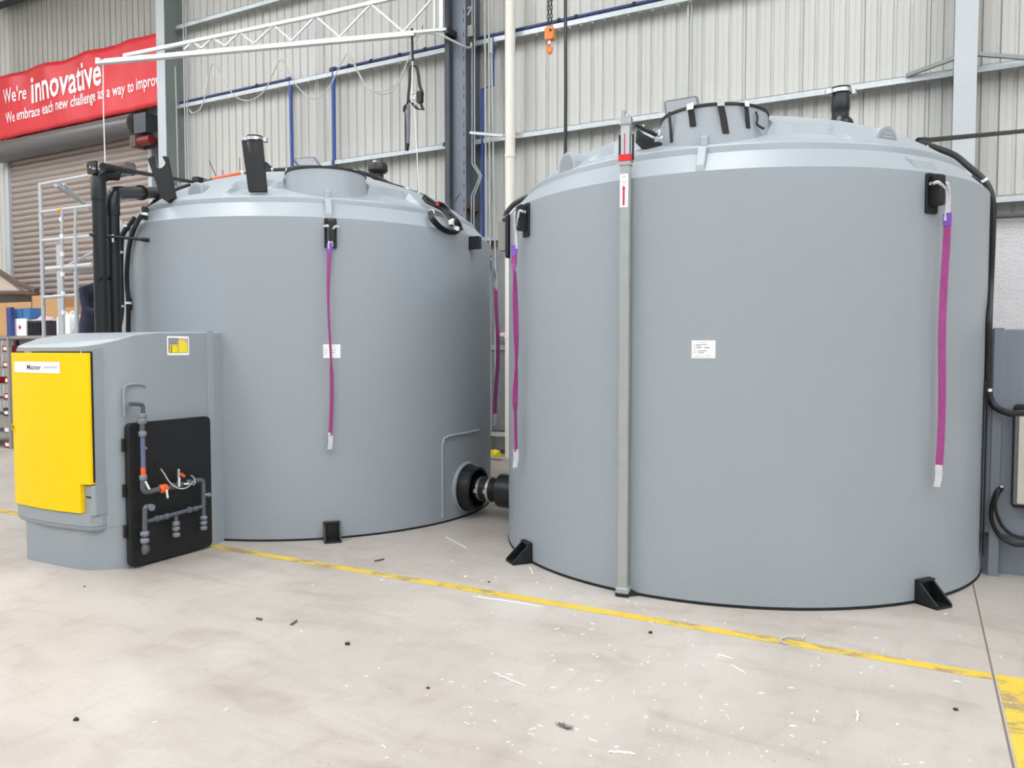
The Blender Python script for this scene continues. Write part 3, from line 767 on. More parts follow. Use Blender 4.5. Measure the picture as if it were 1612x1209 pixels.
# ================================================================== LIFTING SLINGS
def sling(C, a, ztop, zbot, label, wide, seed=1, face=0.0, band=False, rout=0.0):
    """soft sling hanging from the lug at world angle a"""
    R_ = Matrix.Translation(C) @ Matrix.Rotation(radians(a), 4, 'Z')
    base = R_ @ Vector((RT + 0.055 + rout, 0, ztop))
    t = thing('lifting_sling', label, 'sling', base, 0.0, 'purple lifting slings')
    rnd = random.Random(seed)
    rad = (R_ @ Vector((1, 0, 0)) - R_ @ Vector((0, 0, 0))); tan = (R_ @ Vector((0, 1, 0)) - R_ @ Vector((0, 0, 0)))
    hole = R_ @ Vector((RT + 0.05, 0, 2.82))
    mb = MB(); side = tan * face
    k = base + rad * 0.02 + side
    mb.tube(smooth_path([hole - tan * 0.045, hole + rad * 0.04 - tan * 0.04, k + Vector((0, 0, 0.02)), k + Vector((0, 0, -0.16))], 5), 0.011, 8)
    mb.tube(smooth_path([hole + tan * 0.045, hole + rad * 0.04 + tan * 0.04, k + tan * 0.03 + Vector((0, 0, 0.0)), k + tan * 0.025 + Vector((0, 0, -0.14))], 5), 0.011, 8)
    mk('rope_eye', mb, M_rope, t)
    mk('shackle_pin', MB().cyl(hole - tan * 0.07, hole + tan * 0.07, 0.012, 12), M_steel, t)
    view = (Vector((k.x, k.y, 0)) - Vector((0, 0, 0))).normalized(); across = Vector((view.y, -view.x, 0))
    z0 = k.z - 0.13; H_ = z0 - (zbot + 0.13)
    N = 26; pts = []; wd = []; dr = []
    for i in range(N + 1):
        u = i / N
        z = z0 - H_ * u
        wob = 0.012 * sin(u * 7 + seed)
        pts.append(Vector((k.x, k.y, z)) + across * wob + rad * (0.0 + 0.01 * sin(u * 5)))
        f = wide(u); ang = math.acos(max(0.12, min(1, f)))
        wd.append(0.042); dr.append(across * cos(ang) + rad * sin(ang))
    mk('webbing', MB().ribbon(pts, wd, dr, 0.012), M_sling, t)
    pts2 = [p + rad * 0.007 for p in pts]
    mk('webbing', MB().ribbon(pts2[:], [0.037] * len(pts), [d.lerp(across, .15) for d in dr], 0.008), M_sling, t)
    if band: mk('coloured_band', MB().ribbon([pts[0] + Vector((0, 0, .02)), pts[0] - Vector((0, 0, .02)), pts[1]], [0.05, .05, 0.046], dr[:3], 0.02), M_sling2, t, label='violet band')
    e = pts[-1]
    mk('end_sleeve', MB().ribbon([e + Vector((0, 0, .02)), e + Vector((0, 0, -0.07)), e + across * -0.01 + Vector((0, 0, -0.13))], [0.045, 0.042, 0.04], [across] * 3, 0.025), M_rope, t, bevel=0.004, label='silver-grey end sleeve')
    return t
sling(CA, -37.7, 2.74, 0.80, 'purple sling hanging at the right side of the right tank', lambda u: min(1, 0.15 + u * 2.2) if u < .4 else 0.95, 2, 0.05, True)
sling(CA, -129.8, 2.68, 0.76, 'purple sling on the left side of the right tank, beside the gap', lambda u: 0.95 if u < .1 else (0.35 + 0.25 * sin(u * 14) if u < .8 else 0.6), 5, -0.06, True)
sling(CB, -44.2, 2.78, 0.83, 'purple sling down the front of the left tank crossing its paper label', lambda u: 0.75 - u * 2 if u < .3 else (0.14 if u < .62 else 0.5), 9, -0.02, True)
sling(CB, 46, 2.62, 0.78, 'purple sling in the gap between the tanks, at the far side of the left tank', lambda u: 0.6 + 0.3 * sin(u * 9), 4, 0.04, False, 0.10)
sling(CB, -134, 2.72, 1.9, 'short purple sling hidden behind the black upright pipes', lambda u: 0.9, 6, 0.0)

# ================================================================== SQUARE TUBE GAUGE ON TANK A
an = radians(-97.6)
gp = CA + Vector(((RT + 0.055) * cos(an), (RT + 0.055) * sin(an), 0))
gd = Vector((cos(an), sin(an), 0)); gt = Vector((-sin(an), cos(an), 0))
Mg = Matrix(((gt.x, gd.x, 0, gp.x), (gt.y, gd.y, 0, gp.y), (0, 0, 1, 0), (0, 0, 0, 1)))   # x tangential, y outwards
# turn the tube so that one face and one flank show
Mg = Mg @ Matrix.Rotation(radians(-14), 4, 'Z')
ztop = 3.28
g = thing('level_gauge_tube', 'tall galvanised square tube standing against the front of the right tank', 'gauge', gp)
mk('tube', MB().rbox(-0.034, 0.034, -0.034, 0.034, 0.02, 2.99, 0.006, 'z', Mg), M_alu, g)
mk('upper_tube', MB().rbox(-0.03, 0.03, -0.03, 0.03, 3.05, ztop, 0.005, 'z', Mg), mat('satin_aluminium', (190, 192, 194), 0.35, metal=0.4), g)
mk('red_line', MB().box(-0.006, 0.001, 0.0302, 0.031, 3.06, 3.2, Mg), M_redp, g)
mk('red_collar', MB().rbox(-0.043, 0.043, -0.043, 0.043, 3.012, 3.055, 0.006, 'z', Mg), M_red, g)
mk('lower_collar', MB().rbox(-0.040, 0.040, -0.040, 0.040, 2.985, 3.012, 0.006, 'z', Mg), M_alu, g)
cp = mk('top_cap', MB().rbox(-0.04, 0.04, -0.04, 0.04, ztop - 0.02, ztop + 0.03, 0.01, 'z', Mg).box(-0.028, -0.005, -0.03, 0.03, ztop + 0.03, ztop + 0.075, Mg), M_steel, g)
mk('cap_bolt', MB().cyl(Mg @ Vector((0.0, -0.01, ztop + 0.03)), Mg @ Vector((0.0, -0.01, ztop + 0.055)), 0.02, 12), M_steel, cp)
mk('foot_cap', MB().rbox(-0.048, 0.048, -0.048, 0.048, 0.02, 0.065, 0.02, 'z', Mg), M_alu, g, bevel=0.01)
mk('foot_pad', MB().rbox(-0.05, 0.05, -0.05, 0.05, 0.0, 0.022, 0.02, 'z', Mg).prism([Mg @ Vector(p) for p in ((0.03, -0.05, 0), (0.1, -0.06, 0), (0.1, -0.02, 0), (0.04, 0.02, 0))], [Mg @ Vector(p) for p in ((0.03, -0.05, 0.04), (0.1, -0.06, 0.02), (0.1, -0.02, 0.02), (0.04, 0.02, 0.03))]), M_blk, g)
for s_ in (-1, 1):
    mk('guide_strip', MB().box(s_ * 0.046 - 0.005, s_ * 0.046 + 0.005, -0.03, 0.0, 3.03, 3.2, Mg), M_blk, g)
st = mk('sticker', MB().box(-0.032, 0.024, 0.0345, 0.0355, 2.70, 2.925, Mg), M_paper, g, label='white sticker with a red arrow pointing up')
mb = MB().box(-0.012, 0.002, 0.0357, 0.0362, 2.712, 2.82, Mg)
mb.add([Mg @ Vector(p) for p in ((-0.018, 0.0362, 2.82), (0.008, 0.0362, 2.82), (-0.005, 0.0362, 2.85))], [(0, 1, 2)])
mk('red_arrow', mb, M_redp, st)
for i, (tx, wd_) in enumerate((('SPAN', 0.022), ('TO', 0.012), ('LIFT', 0.024))):
    Mt = Mg @ Matrix.Translation((-0.005 + wd_ / 2, 0.0362, 2.902 - i * 0.019)) @ Matrix.Rotation(pi, 4, 'Z')
    mk('lettering', text_mesh(tx, Mt, wd_, 0.008, 0.02), M_ink, st)
# ================================================================== PUMP CABINETS
def make_cabinet(M, label, cm):
    """local frame: front faces -y, centre x=0, M places it"""
    t = thing('pump_cabinet', label, 'cabinet', M.translation)
    def plan(front, half, base=False):
        right = [(half, -1.80), (half, -2.20), (half, -2.60), (half, -2.86), (half - 0.02, -2.93), (half - 0.07, -3.00), (half - 0.15, front + 0.045), (half - 0.26, front + 0.02), (half * 0.35, front), (0, front - 0.004)]
        return right + [(-x, y) for x, y in right[::-1][1:]]
    def ztop(y):
        pts = [(-3.2, 1.735), (-3.08, 1.755), (-2.80, 1.850), (-2.70, 1.868), (-1.7, 1.89)]
        if y <= pts[0][0]: return pts[0][1]
        for (a, b), (c, d) in zip(pts, pts[1:]):
            if a <= y <= c: return b + (d - b) * (y - a) / (c - a)
        return pts[-1][1]
    right = [(0.49, -1.80), (0.565, -2.03), (0.565, -2.60), (0.56, -2.80), (0.54, -2.88), (0.49, -2.955), (0.42, -3.015), (0.33, -3.055), (0.18, -3.075), (0, -3.08)]
    left = [(-0.18, -3.08), (-0.40, -3.083), (-0.52, -3.078), (-0.555, -3.06), (-0.565, -3.03), (-0.567, -2.90), (-0.567, -2.60), (-0.565, -2.20), (-0.565, -2.03), (-0.49, -1.80)]
    right.insert(8, (0.26, -3.068))
    P = right + left
    # insert vertices so that the sloping hood can follow
    mb = MB(); n = len(P); m = n // 2
    V0 = [M @ Vector((x, y, 0.33)) for x, y in P]; V1 = [M @ Vector((x, y, ztop(y) - 0.012)) for x, y in P]
    V2 = [M @ Vector((x * 0.98, y + (0.012 if y < -2.9 else 0), ztop(y))) for x, y in P]
    vs = V0 + V1 + V2; fs = []
    for i in range(n):
        j = (i + 1) % n
        fs += [(i, j, n + j, n + i), (n + i, n + j, 2 * n + j, 2 * n + i)]
    for i in range(m):
        a, b = i, i + 1; c, d = n - 1 - i, n - 2 - i
        fs.append((2 * n + a, 2 * n + b, 2 * n + d, 2 * n + c) if b != d else (2 * n + a, 2 * n + b, 2 * n + c))
    fs.append(list(range(n))[::-1])
    mb.add(vs, fs, True)
    body = mk('body', mb, cm, t, sharp=28)
    Pb = [(x if x > 0 else x * 0.82, y - (0.025 if y < -3.04 else 0)) for x, y in P]
    mk('base_moulding', MB().prism([M @ Vector((x, y, 0.0)) for x, y in Pb], [M @ Vector((x, y, 0.335)) for x, y in Pb], smooth=True), cm, t, sharp=28)
    # lower front tray that carries the door
    def fy(x): return -3.100 - 0.045 * (1 - ((x + 0.07) / 0.5) ** 2)
    A = [(0.45, -2.90), (0.45, -3.03), (0.44, -3.06), (0.41, fy(0.41))] + [(x, fy(x)) for x in (0.3, 0.1, -0.1, -0.3, -0.45)] + [(-0.55, -3.095), (-0.585, -3.05), (-0.59, -2.9)]
    mb = MB().prism([M @ Vector((x * 0.985, y + 0.015, 0.315)) for x, y in A], [M @ Vector((x, y, 0.35)) for x, y in A])
    mb.prism([M @ Vector((x, y, 0.35)) for x, y in A], [M @ Vector((x, y, 0.455)) for x, y in A])
    mk('front_tray', mb, cm, t, bevel=0.008)
    mk('tray_corner', MB().rbox(0.325, 0.455, -3.095, -2.96, 0.44, 0.675, 0.02, 'z', M), cm, t, bevel=0.006)
    mk('finger_slot', MB().rbox(0.36, 0.42, -3.098, -3.08, 0.578, 0.592, 0.006, 'y', M), M_pipe, t)
    # header and side frame around the door
    mk('door_recess', MB().box(-0.56, 0.45, -3.068, -2.98, 0.455, 1.735, M), cm, t)
    mk('door_gap_shade', MB().box(-0.55, 0.434, -3.082, -3.06, 0.70, 1.712, M).box(-0.55, 0.33, -3.082, -3.06, 0.46, 0.70, M), M_blk, t)  # black plate added behind the door for the shadow line in its gap
    # yellow door with the notch at its lower right
    def strip(x0, x1, z0, z1, nx):
        mb_ = MB(); k = nx + 1
        vs = []
        for yo in (0.0, 0.05):
            for i in range(k):
                x = x0 + (x1 - x0) * i / nx
                for z in (z0, z1): vs.append(M @ Vector((x, fy(x) - 0.012 + yo, z)))
        return vs
    xs = [-0.57, -0.55] + [-0.45 + 0.12 * i for i in range(7)] + [0.335, 0.418, 0.43]
    vs = []; fs = []
    zb = lambda x: 0.458 if x <= 0.401 else 0.695
    cols = []
    for x in xs:
        cols.append((x, 0.458 if x < 0.337 else 0.685))
        if x == 0.335: cols.append((x + 0.0005, 0.685))
    for yo in (0.0, 0.05):
        for x, z0 in cols:
            rr = 0.012 if (x in (-0.57, 0.43) and yo == 0.0) else 0
            vs += [M @ Vector((x, fy(x) - 0.012 + yo + rr, z0)), M @ Vector((x, fy(x) - 0.012 + yo + rr, 1.70))]
    K = len(cols)
    for s_ in (0, 1):
        o = s_ * 2 * K
        for i in range(K - 1): fs.append((o + 2 * i, o + 2 * i + 2, o + 2 * i + 3, o + 2 * i + 1))
    for i in range(K - 1):
        fs.append((2 * i, 2 * i + 2, 2 * K + 2 * i + 2, 2 * K + 2 * i)); fs.append((2 * i + 1, 2 * i + 3, 2 * K + 2 * i + 3, 2 * K + 2 * i + 1))
    fs += [(0, 1, 2 * K + 1, 2 * K), (2 * K - 2, 2 * K - 1, 4 * K - 1, 4 * K - 2)]
    d = mk('door', MB().add(vs, fs, True), M_yel, t, sharp=30, bevel=0.006, label='bright yellow door')
    yl = fy(-0.535) - 0.013
    mk('lock_ring', MB().lathe([(0.030, 0.0), (0.030, 0.006), (0.020, 0.008), (0.018, 0.0)], 24, M @ Matrix.Translation((-0.535, yl, 1.09)) @ Matrix.Rotation(pi / 2, 4, 'X') @ Matrix.Scale(0.7, 4, (1, 0, 0))), M_yel, d)
    mk('keyhole', MB().lathe([(0.0, 0.002), (0.019, 0.002)], 20, M @ Matrix.Translation((-0.535, yl, 1.09)) @ Matrix.Rotation(pi / 2, 4, 'X') @ Matrix.Scale(0.75, 4, (1, 0, 0))).box(-0.539, -0.531, yl - 0.006, yl, 1.07, 1.11, M), M_blk, d)
    ys = fy(-0.1) - 0.0135
    def sg(u, v): x = -0.485 + u * 0.64; return M @ Vector((x, fy(x) - 0.0150, 1.542 + 0.088 * v))
    mk('sign_plate', MB().grid(sg, 10, 1), M_paper, d, label='white sign plate')
    def tx(s_, x, z, wd_, h, m_, nm='sign_lettering'):
        Mt = Matrix.Translation((x, 0, z)); mbt = text_mesh(s_, Mt, wd_, h, 0.01)
        mbt.v = [tuple(M @ Vector((v[0], fy(v[0]) - 0.0165, v[2]))) for v in mbt.v]
        mk(nm, mbt, m_, d)
    tx('Master', -0.27, 1.568, 0.20, 0.04, M_ink)
    mbt = MB()
    for i in range(9):   # faint, unreadable small print at the right of the sign
        x0 = -0.035 + i * 0.019; mbt.box(x0, x0 + 0.012, fy(x0) - 0.0165, fy(x0) - 0.0150, 1.580, 1.593 + (i % 3) * 0.002, M)
    mk('small_print', mbt, M_inkg, d)
    mbt = MB()
    for i in range(5):
        x0 = -0.435 + i * 0.031; mbt.box(x0, x0 + 0.02, fy(x0) - 0.0165, fy(x0) - 0.0150, 1.568, 1.590 + (i % 2) * 0.008, M)
    mbt.lathe([(0.013, 0), (0.018, 0)], 16, M @ Matrix.Translation((-0.458, fy(-0.458) - 0.016, 1.585)) @ Matrix.Rotation(pi / 2, 4, 'X'))
    mk('faded_print', mbt, M_inky, d)
    mk('hinge_pin', MB().cyl(M @ Vector((0.36, -3.11, 1.69)), M @ Vector((0.36, -3.11, 1.73)), 0.007, 8), M_steel, t)
    # bolting flange against the tank
    for s_ in (1, -1):
        a, b = sorted((s_ * 0.555, s_ * 0.575))
        mk('edge_flange', MB().rbox(a, b, -2.10, -2.03, 0.0, 1.89, 0.008, 'z', M), cm, t)
    return t
MB_ = Matrix.Translation((-6.065, CB.y, 0))
cabB = make_cabinet(MB_, 'grey cabinet with a bright yellow door in front of the left tank', M_cab)
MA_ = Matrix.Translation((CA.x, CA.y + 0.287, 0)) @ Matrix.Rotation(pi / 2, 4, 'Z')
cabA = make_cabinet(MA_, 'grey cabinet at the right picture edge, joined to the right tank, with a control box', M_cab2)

# --- side of the left cabinet: sticker, ridge, black board and pipework
XS = -5.50
def S(px, py, X=XS + 0.0): return onX(px, py, X)
a = S(263, 529, XS + 0.003); b = S(298, 559, XS + 0.003)
y0, y1, z1, z0 = a.y, b.y, a.z, b.z
wl_ = mk('warning_label', MB().rbox(XS, XS + 0.002, y0, y1, z0, z1, 0.012, 'x'), M_paper, cabB, label='small yellow and black warning label')
def lb(u0, u1, v0, v1, m_, nm, x=0.003):
    mk(nm, MB().box(XS + 0.002, XS + x, y0 + (y1 - y0) * u0, y0 + (y1 - y0) * u1, z0 + (z1 - z0) * v0, z0 + (z1 - z0) * v1), m_, wl_)
lb(.06, .95, .12, .9, M_ink, 'label_border', 0.0026)
lb(.08, .48, .55, .86, M_inkg, 'label_text_panel')
lb(.09, .46, .60, .63, M_ink, 'label_text_line', 0.0034); lb(.09, .44, .68, .71, M_ink, 'label_text_line', 0.0034); lb(.09, .46, .77, .80, M_ink, 'label_text_line', 0.0034)
lb(.1, .48, .14, .54, M_ylw, 'label_panel')
lb(.50, .93, .14, .78, M_ylw, 'label_panel')
lb(.50, .93, .78, .9, M_pink, 'label_panel')
lb(.16, .20, .14, .52, M_ink, 'pictogram', 0.0034)
mb = MB(); q = [(.5, .14), (.5, .4), (.40, .5), (.3, .54)]
mb.add([(XS + 0.0036, y0 + (y1 - y0) * u, z0 + (z1 - z0) * v) for u, v in ((.72, .78), (.93, .58), (.93, .78))], [(0, 1, 2)])
mb.add([(XS + 0.0036, y0 + (y1 - y0) * u, z0 + (z1 - z0) * v) for u, v in ((.36, .55), (.48, .36), (.48, .55))], [(0, 1, 2)])
mk('pictogram', mb, M_pink, wl_)
# moulded pocket outline above the board
pts = smooth_path([S(196, 655), S(195, 620), S(197, 608), S(206, 605), S(222, 605), S(229, 608)], 5)
mk('moulded_ridge', MB().tube(pts, 0.010, 8), M_cab, cabB)
bd = mk('backing_board', MB().rbox(XS + 0.0, XS + 0.055, 3.93, 4.72, 0.015, 1.15, 0.045, 'x', n=6), M_board, cabB, bevel=0.006, label='black plastic backing board')
mb = MB()
for z in (0.30, 0.62, 0.98): mb.box(XS - 0.01, XS + 0.02, 3.912, 3.94, z - 0.05, z + 0.05)
mk('board_edge_tab', mb, M_blk, bd)
XP = XS + 0.13
def Pp(px, py, dx=0.0): return onX(px, py, XP + dx)
pw = thing('dosing_pipework', 'dark grey plastic pipework with valves on the black board of the left cabinet', 'pipework', Pp(277, 800))
R1 = 0.017
def tubep(name, pts, r=R1, m=M_pvc, par=pw, n=12, label=None): return mk(name, MB().tube([Pp(*p) for p in pts], r, n), m, par, label=label)
def union(px, py, axis='z', r=0.032, h=0.045, m=M_pvc2, nm='union_nut'):
    c = Pp(px, py); ax = {'z': Vector((0, 0, 1)), 'y': Vector((0, 1, 0)), 'x': Vector((1, 0, 0))}[axis]
    rs = [r * .7, r * .9, r, r, r * .9, r * .7]; ts = [-.5, -.42, -.28, .28, .42, .5]
    return mk(nm, MB().tube([c + ax * (h * t_) for t_ in ts], r, 14, rs=rs), m, pw)
tubep('pipe', [(205, 636, -0.13), (205, 636, -0.02), (206, 636, 0)], 0.015)
mk('pipe', MB().tube(smooth_path([Pp(205, 636), Pp(216, 636), Pp(224, 638), Pp(225, 648), Pp(225, 660)], 4), R1, 12), M_pvc, pw)
for (x_, y_, r_) in ((224, 655, .034), (224, 663, .034), (224.5, 683, .030), (225.5, 752, .030)): union(x_, y_, 'z', r_)
tubep('pipe', [(224, 660), (224.5, 688)], 0.02)
mk('sight_tube', MB().tube([Pp(224.5, 686), Pp(226, 752)], 0.018, 14), mat('smoky_sight_tube', (96, 104, 134), 0.2), pw, label='smoky clear sight tube')
mk('float', MB().tube([Pp(225.4, 736), Pp(225.8, 748)], 0.0195, 14), M_ora, pw, label='orange float')
c = Pp(229, 705.5); mk('level_marker', MB().lathe([(0, .012), (.01, .008), (.013, 0), (.01, -.008), (0, -.012)], 12, Matrix.Translation(c)), M_ora, pw)
mk('pipe', MB().tube(smooth_path([Pp(226, 755), Pp(225, 768), Pp(229, 774), Pp(240, 773), Pp(252, 769)], 4), 0.021, 12), M_pvc, pw)
mk('orange_union', MB().tube([Pp(251, 770), Pp(253, 769.5), Pp(261, 768.5), Pp(263, 768)], 0.03, 16, rs=[.026, .036, .036, .026]), M_ora, pw)
tubep('pipe', [(262, 769), (275, 766), (297, 760), (312, 757)], 0.014)
for (x_, y_, r_) in ((272, 766, .028), (284, 763, .026), (297, 760, .028)): union(x_, y_, 'y', r_, 0.05, M_pvc)
mk('valve_body', MB().tube([Pp(279, 764), Pp(283, 752)], 0.014, 10), M_pvc, pw)
mk('tee_handle', MB().tube([Pp(281, 752, .02), Pp(281, 738, .02)], 0.012, 8), M_steel, pw)
mk('indicator_cap', MB().tube([Pp(284, 746, .02), Pp(290, 750, .02)], 0.014, 10), M_ora, pw)
for (p, q) in (((229, 758), (235, 770)), ((262, 771), (264, 784)), ((282, 752), (282, 766)), ((290, 762), (297, 761))):
    mk('white_tag', MB().bar(Pp(*p, .045), Pp(*q, .045), 0.006), M_wht, pw)
mk('steel_clip', MB().tube(smooth_path([Pp(300, 748, .03), Pp(305, 752, .03), Pp(307, 760, .03), Pp(303, 764, .03)], 4), 0.007, 8), M_steel, pw)
mk('pipe', MB().tube(smooth_path([Pp(305, 757), Pp(314, 756), Pp(319, 758), Pp(320, 768), Pp(320.5, 796)], 4), R1 + .002, 12), M_pvc, pw)
c = Pp(320, 779); mk('sample_cock', MB().tube([c, c + Vector((.03, 0.03, 0))], 0.012, 10).lathe([(0, .02), (.018, .01), (.02, -.01), (0, -.02)], 12, Matrix.Translation(Pp(329, 779, .02))), M_pvc2, pw)
tubep('pipe', [(231, 821), (320.5, 797)], R1)
for (x_, y_, r_) in ((246, 817, .026), (253, 815, .024), (262, 813, .026), (298, 803, .028), (308, 801, .024)): union(x_, y_, 'y', r_, 0.035, M_pvc)
mk('pipe', MB().tube(smooth_path([Pp(238, 798, .03), Pp(234, 797), Pp(229, 799), Pp(228, 808), Pp(228, 872)], 4), R1 + .002, 12), M_pvc, pw)
c = Pp(239, 799, .03); mk('port_disc', MB().lathe([(0, .01), (.026, .008), (.028, -.008), (0, -.01)], 18, Matrix.Translation(c) @ Matrix.Rotation(pi / 2, 4, 'Y')), M_pvc2, pw)
for (x_, y_) in ((228, 840), (228, 851)): union(x_, y_, 'z', .034, .04)
union(229, 864, 'z', .03, .06, M_pvc)
tubep('pipe', [(277, 812), (277, 842)], R1)
for (x_, y_) in ((277, 824), (277, 832), (277.5, 842)): union(x_, y_, 'z', .031, .036)
tubep('pipe', [(320.5, 797), (320.5, 832)], R1)
for (x_, y_) in ((320.5, 815), (320.5, 823), (320.5, 831)): union(x_, y_, 'z', .030, .034)
mk('sensor_cable', MB().tube(smooth_path([Pp(252, 736, .03), Pp(258, 745, .03), Pp(268, 760, .04), Pp(282, 769, .05), Pp(295, 767, .04), Pp(304, 758, .02)], 5), 0.006, 8), M_cond, pw)
mk('sensor_head', MB().tube([Pp(246, 729, .02), Pp(250, 733, .03), Pp(253, 737, .03)], .01, 8, rs=[.028, .02, .008]), M_blk, pw)

# --- side of the right cabinet: control box, conduit, looped cables
YC = 6.89
eb = mk('control_box_back', MB().rbox(0.618, 1.02, YC - 0.04, YC + 0.0, 0.545, 1.32, 0.03, 'y'), M_blk, cabA, bevel=0.004, label='black mounting plate of the control box')
mk('control_box', MB().rbox(0.625, 1.01, YC - 0.115, YC - 0.04, 0.58, 1.25, 0.012, 'y'), mat('dark_grey_box_side', (92, 95, 98), 0.45), eb)
mk('control_box_face', MB().rbox(0.648, 1.01, YC - 0.122, YC - 0.115, 0.59, 1.235, 0.01, 'y'), M_encl, eb, label='pale beige control box front')
mk('side_seal', MB().box(0.443, 0.449, 6.79, 6.888, 0.17, 1.46), M_blk, cabA)
c1 = thing('looped_cable', 'two black cables looping out of the right cabinet towards the picture edge', 'cable', (0.53, YC - .03, 0.25))
def Cc(px, py, dy=0.03): return onY(px, py, YC - dy)
mk('cable', MB().tube(smooth_path([Cc(1577, 766, 0), Cc(1568, 776), Cc(1561, 800), Cc(1562, 822), Cc(1575, 845), Cc(1595, 857), Cc(1612, 858), Cc(1640, 856)], 6), 0.014, 10), M_rub, c1)
mk('cable', MB().tube(smooth_path([Cc(1578, 767, 0), Cc(1569, 782, .05), Cc(1567, 800, .05), Cc(1576, 825, .05), Cc(1592, 841, .05), Cc(1614, 848, .05), Cc(1640, 849, .05)], 6), 0.012, 10), M_rub, c1)
mk('cable_gland', MB().cyl(Cc(1578, 764, 0.0), Cc(1577, 766, .04), 0.012), M_steel, c1)

# ================================================================== CABLES, PIPES ON THE TANKS
def axp(px, py, C, k=1.0):
    d = ray(px, py); t = (C.x * d.x + C.y * d.y) / (d.x ** 2 + d.y ** 2); return EYE + d * t * k
def cable(name, label, cat, pts, r, m=M_rub, group=None, n=10, seg=6):
    t = thing(name, label, cat, pts[0], 0, group)
    mk('cable' if 'cable' in name or 'hose' in name else 'tube', MB().tube(smooth_path(pts, seg), r, n), m, t)
    return t
def tie(t, p, r, dirv=None, m=M_wht, h=0.022):
    ax = Vector(dirv or (0, 0, 1)).normalized()
    mk('cable_tie', MB().tube([p - ax * h / 2, p + ax * h / 2], r, 10), m, t)
def clip(t, C, a, z, r=RT):
    R_ = Matrix.Translation(C) @ Matrix.Rotation(a, 4, 'Z')
    mk('cable_clip', MB().rbox(r - 0.005, r + 0.03, -0.025, 0.025, z - 0.06, z + 0.06, 0.006, 'x', R_), M_blk, t)
# right tank, right-hand black hose
K = lambda px, py, r=RT + 0.035: oncyl(px, py, CA, r)
pA = [axp(1446, 224, CA), axp(1462, 229, CA), axp(1500, 243, CA), axp(1522, 260, CA), axp(1549, 284, CA), axp(1560, 305, CA), axp(1563, 330, CA), axp(1562, 380, CA), axp(1559, 450, CA), onY(1557, 500, YC - .04), onY(1556, 560, YC - .04), onY(1555, 605, YC - .04), onY(1557, 622, YC - .04), onY(1566, 640, YC - .05), onY(1585, 650, YC - .09), onY(1600, 651, YC - .1), onY(1640, 645, YC - .1)]
hA_ = cable('black_hose', 'black hose down the right edge of the right tank into the control box', 'hose', pA, 0.024)
for (px, py, k) in ((1549, 284, 4), (1556, 456, 0), (1555, 614, 0), (1459, 232, 3)):
    tie(hA_, axp(px, py, CA) if py < 600 else onY(px, py, YC - .04), 0.029, (0.6, 0.2, -1) if py < 300 else (0, 0, 1))
for (px, py) in ((1556, 456), (1555, 612)):
    p = axp(px - 1, py, CA) if py < 500 else onY(px - 1, py, YC - .04); mk('hose_clip', MB().rbox(p.x - 0.05, p.x - 0.005, p.y - 0.03, p.y + 0.03, p.z - 0.06, p.z + 0.06, 0.006, 'y'), M_blk, hA_)
p = axp(1540, 282, CA); mk('hose_clip', MB().tube([axp(1531, 277, CA), axp(1547, 288, CA)], 0.022, 8), M_blk, hA_)
a = axp(1446, 222, CA); b = onY(1700, 198, YW - 0.6)
ld = thing('overhead_pipe', 'straight black pipe from the top of the right tank off to the right', 'pipe', a)
mk('tube', MB().tube([a, b], 0.021, 12), M_rub, ld); mk('end_fitting', MB().tube([a + (b - a).normalized() * 0.0, a + (b - a).normalized() * 0.12], 0.028, 12), M_blk, ld)
tag(mk('wall_conduit', MB().tube([onY(1560, 341, YW - .26), onY(1700, 334, YW - .26)], 0.032, 10), M_drum), 'brownish pipe along the wall above the white foil panels', 'pipe')
# right tank, left-hand cable and box
q0 = [axp(840, 308, CA), axp(828, 311, CA), axp(810, 321, CA), axp(799, 333, CA), axp(795, 343, CA, .985), axp(794.5, 352, CA, .985)]
h2 = cable('black_cable', 'black cable from the left edge of the right tank down to a grey box', 'cable', q0, 0.022)
bx_ = axp(795, 372, CA, .985)
gb = thing('terminal_box', 'flat grey box on the left edge of the right tank', 'junction box', bx_)
mk('box', MB().rbox(bx_.x - 0.045, bx_.x + 0.04, bx_.y - 0.05, bx_.y + 0.05, bx_.z - 0.13, bx_.z + 0.12, 0.01), M_gry, gb)
mk('mounting_plate', MB().rbox(bx_.x + 0.045, bx_.x + 0.075, bx_.y - 0.08, bx_.y + 0.08, bx_.z - 0.2, bx_.z + 0.18, 0.02, 'x'), M_blk, gb)
mk('cable_gland', MB().cyl(bx_ + Vector((0, 0, .12)), bx_ + Vector((0, 0, .17)), 0.025), M_steel, gb)
# left tank: the cable harness over the dome
hp = [(760 - 60, 352), (716, 348), (700, 326), (680, 316), (655, 304), (635, 298), (615, 289), (595, 280), (570, 272), (545, 268), (510, 265.5), (480, 265), (450, 267), (420, 269), (400, 271)]
hp = [(672, 311), (655, 304), (635, 298), (615, 290), (595, 281), (570, 272), (545, 268), (510, 265), (480, 264.5), (450, 267), (420, 270), (400, 271)]
hB_ = cable('cable_harness', 'bundle of black cables with white ties over the dome of the left tank', 'cable', [axp(x, y, CB) for x, y in hp], 0.022)
mk('cable', MB().tube(smooth_path([axp(x, y - 3 + (i % 2) * 2, CB) for i, (x, y) in enumerate(hp[2:])], 5), 0.015, 8), M_rub, hB_)
for (px, py, L) in ((430, 268, 3), (452, 268, 3), (643, 299, 3), (660, 306, 3)):
    tie(hB_, axp(px, py, CB), 0.03, (1, 0, 0))
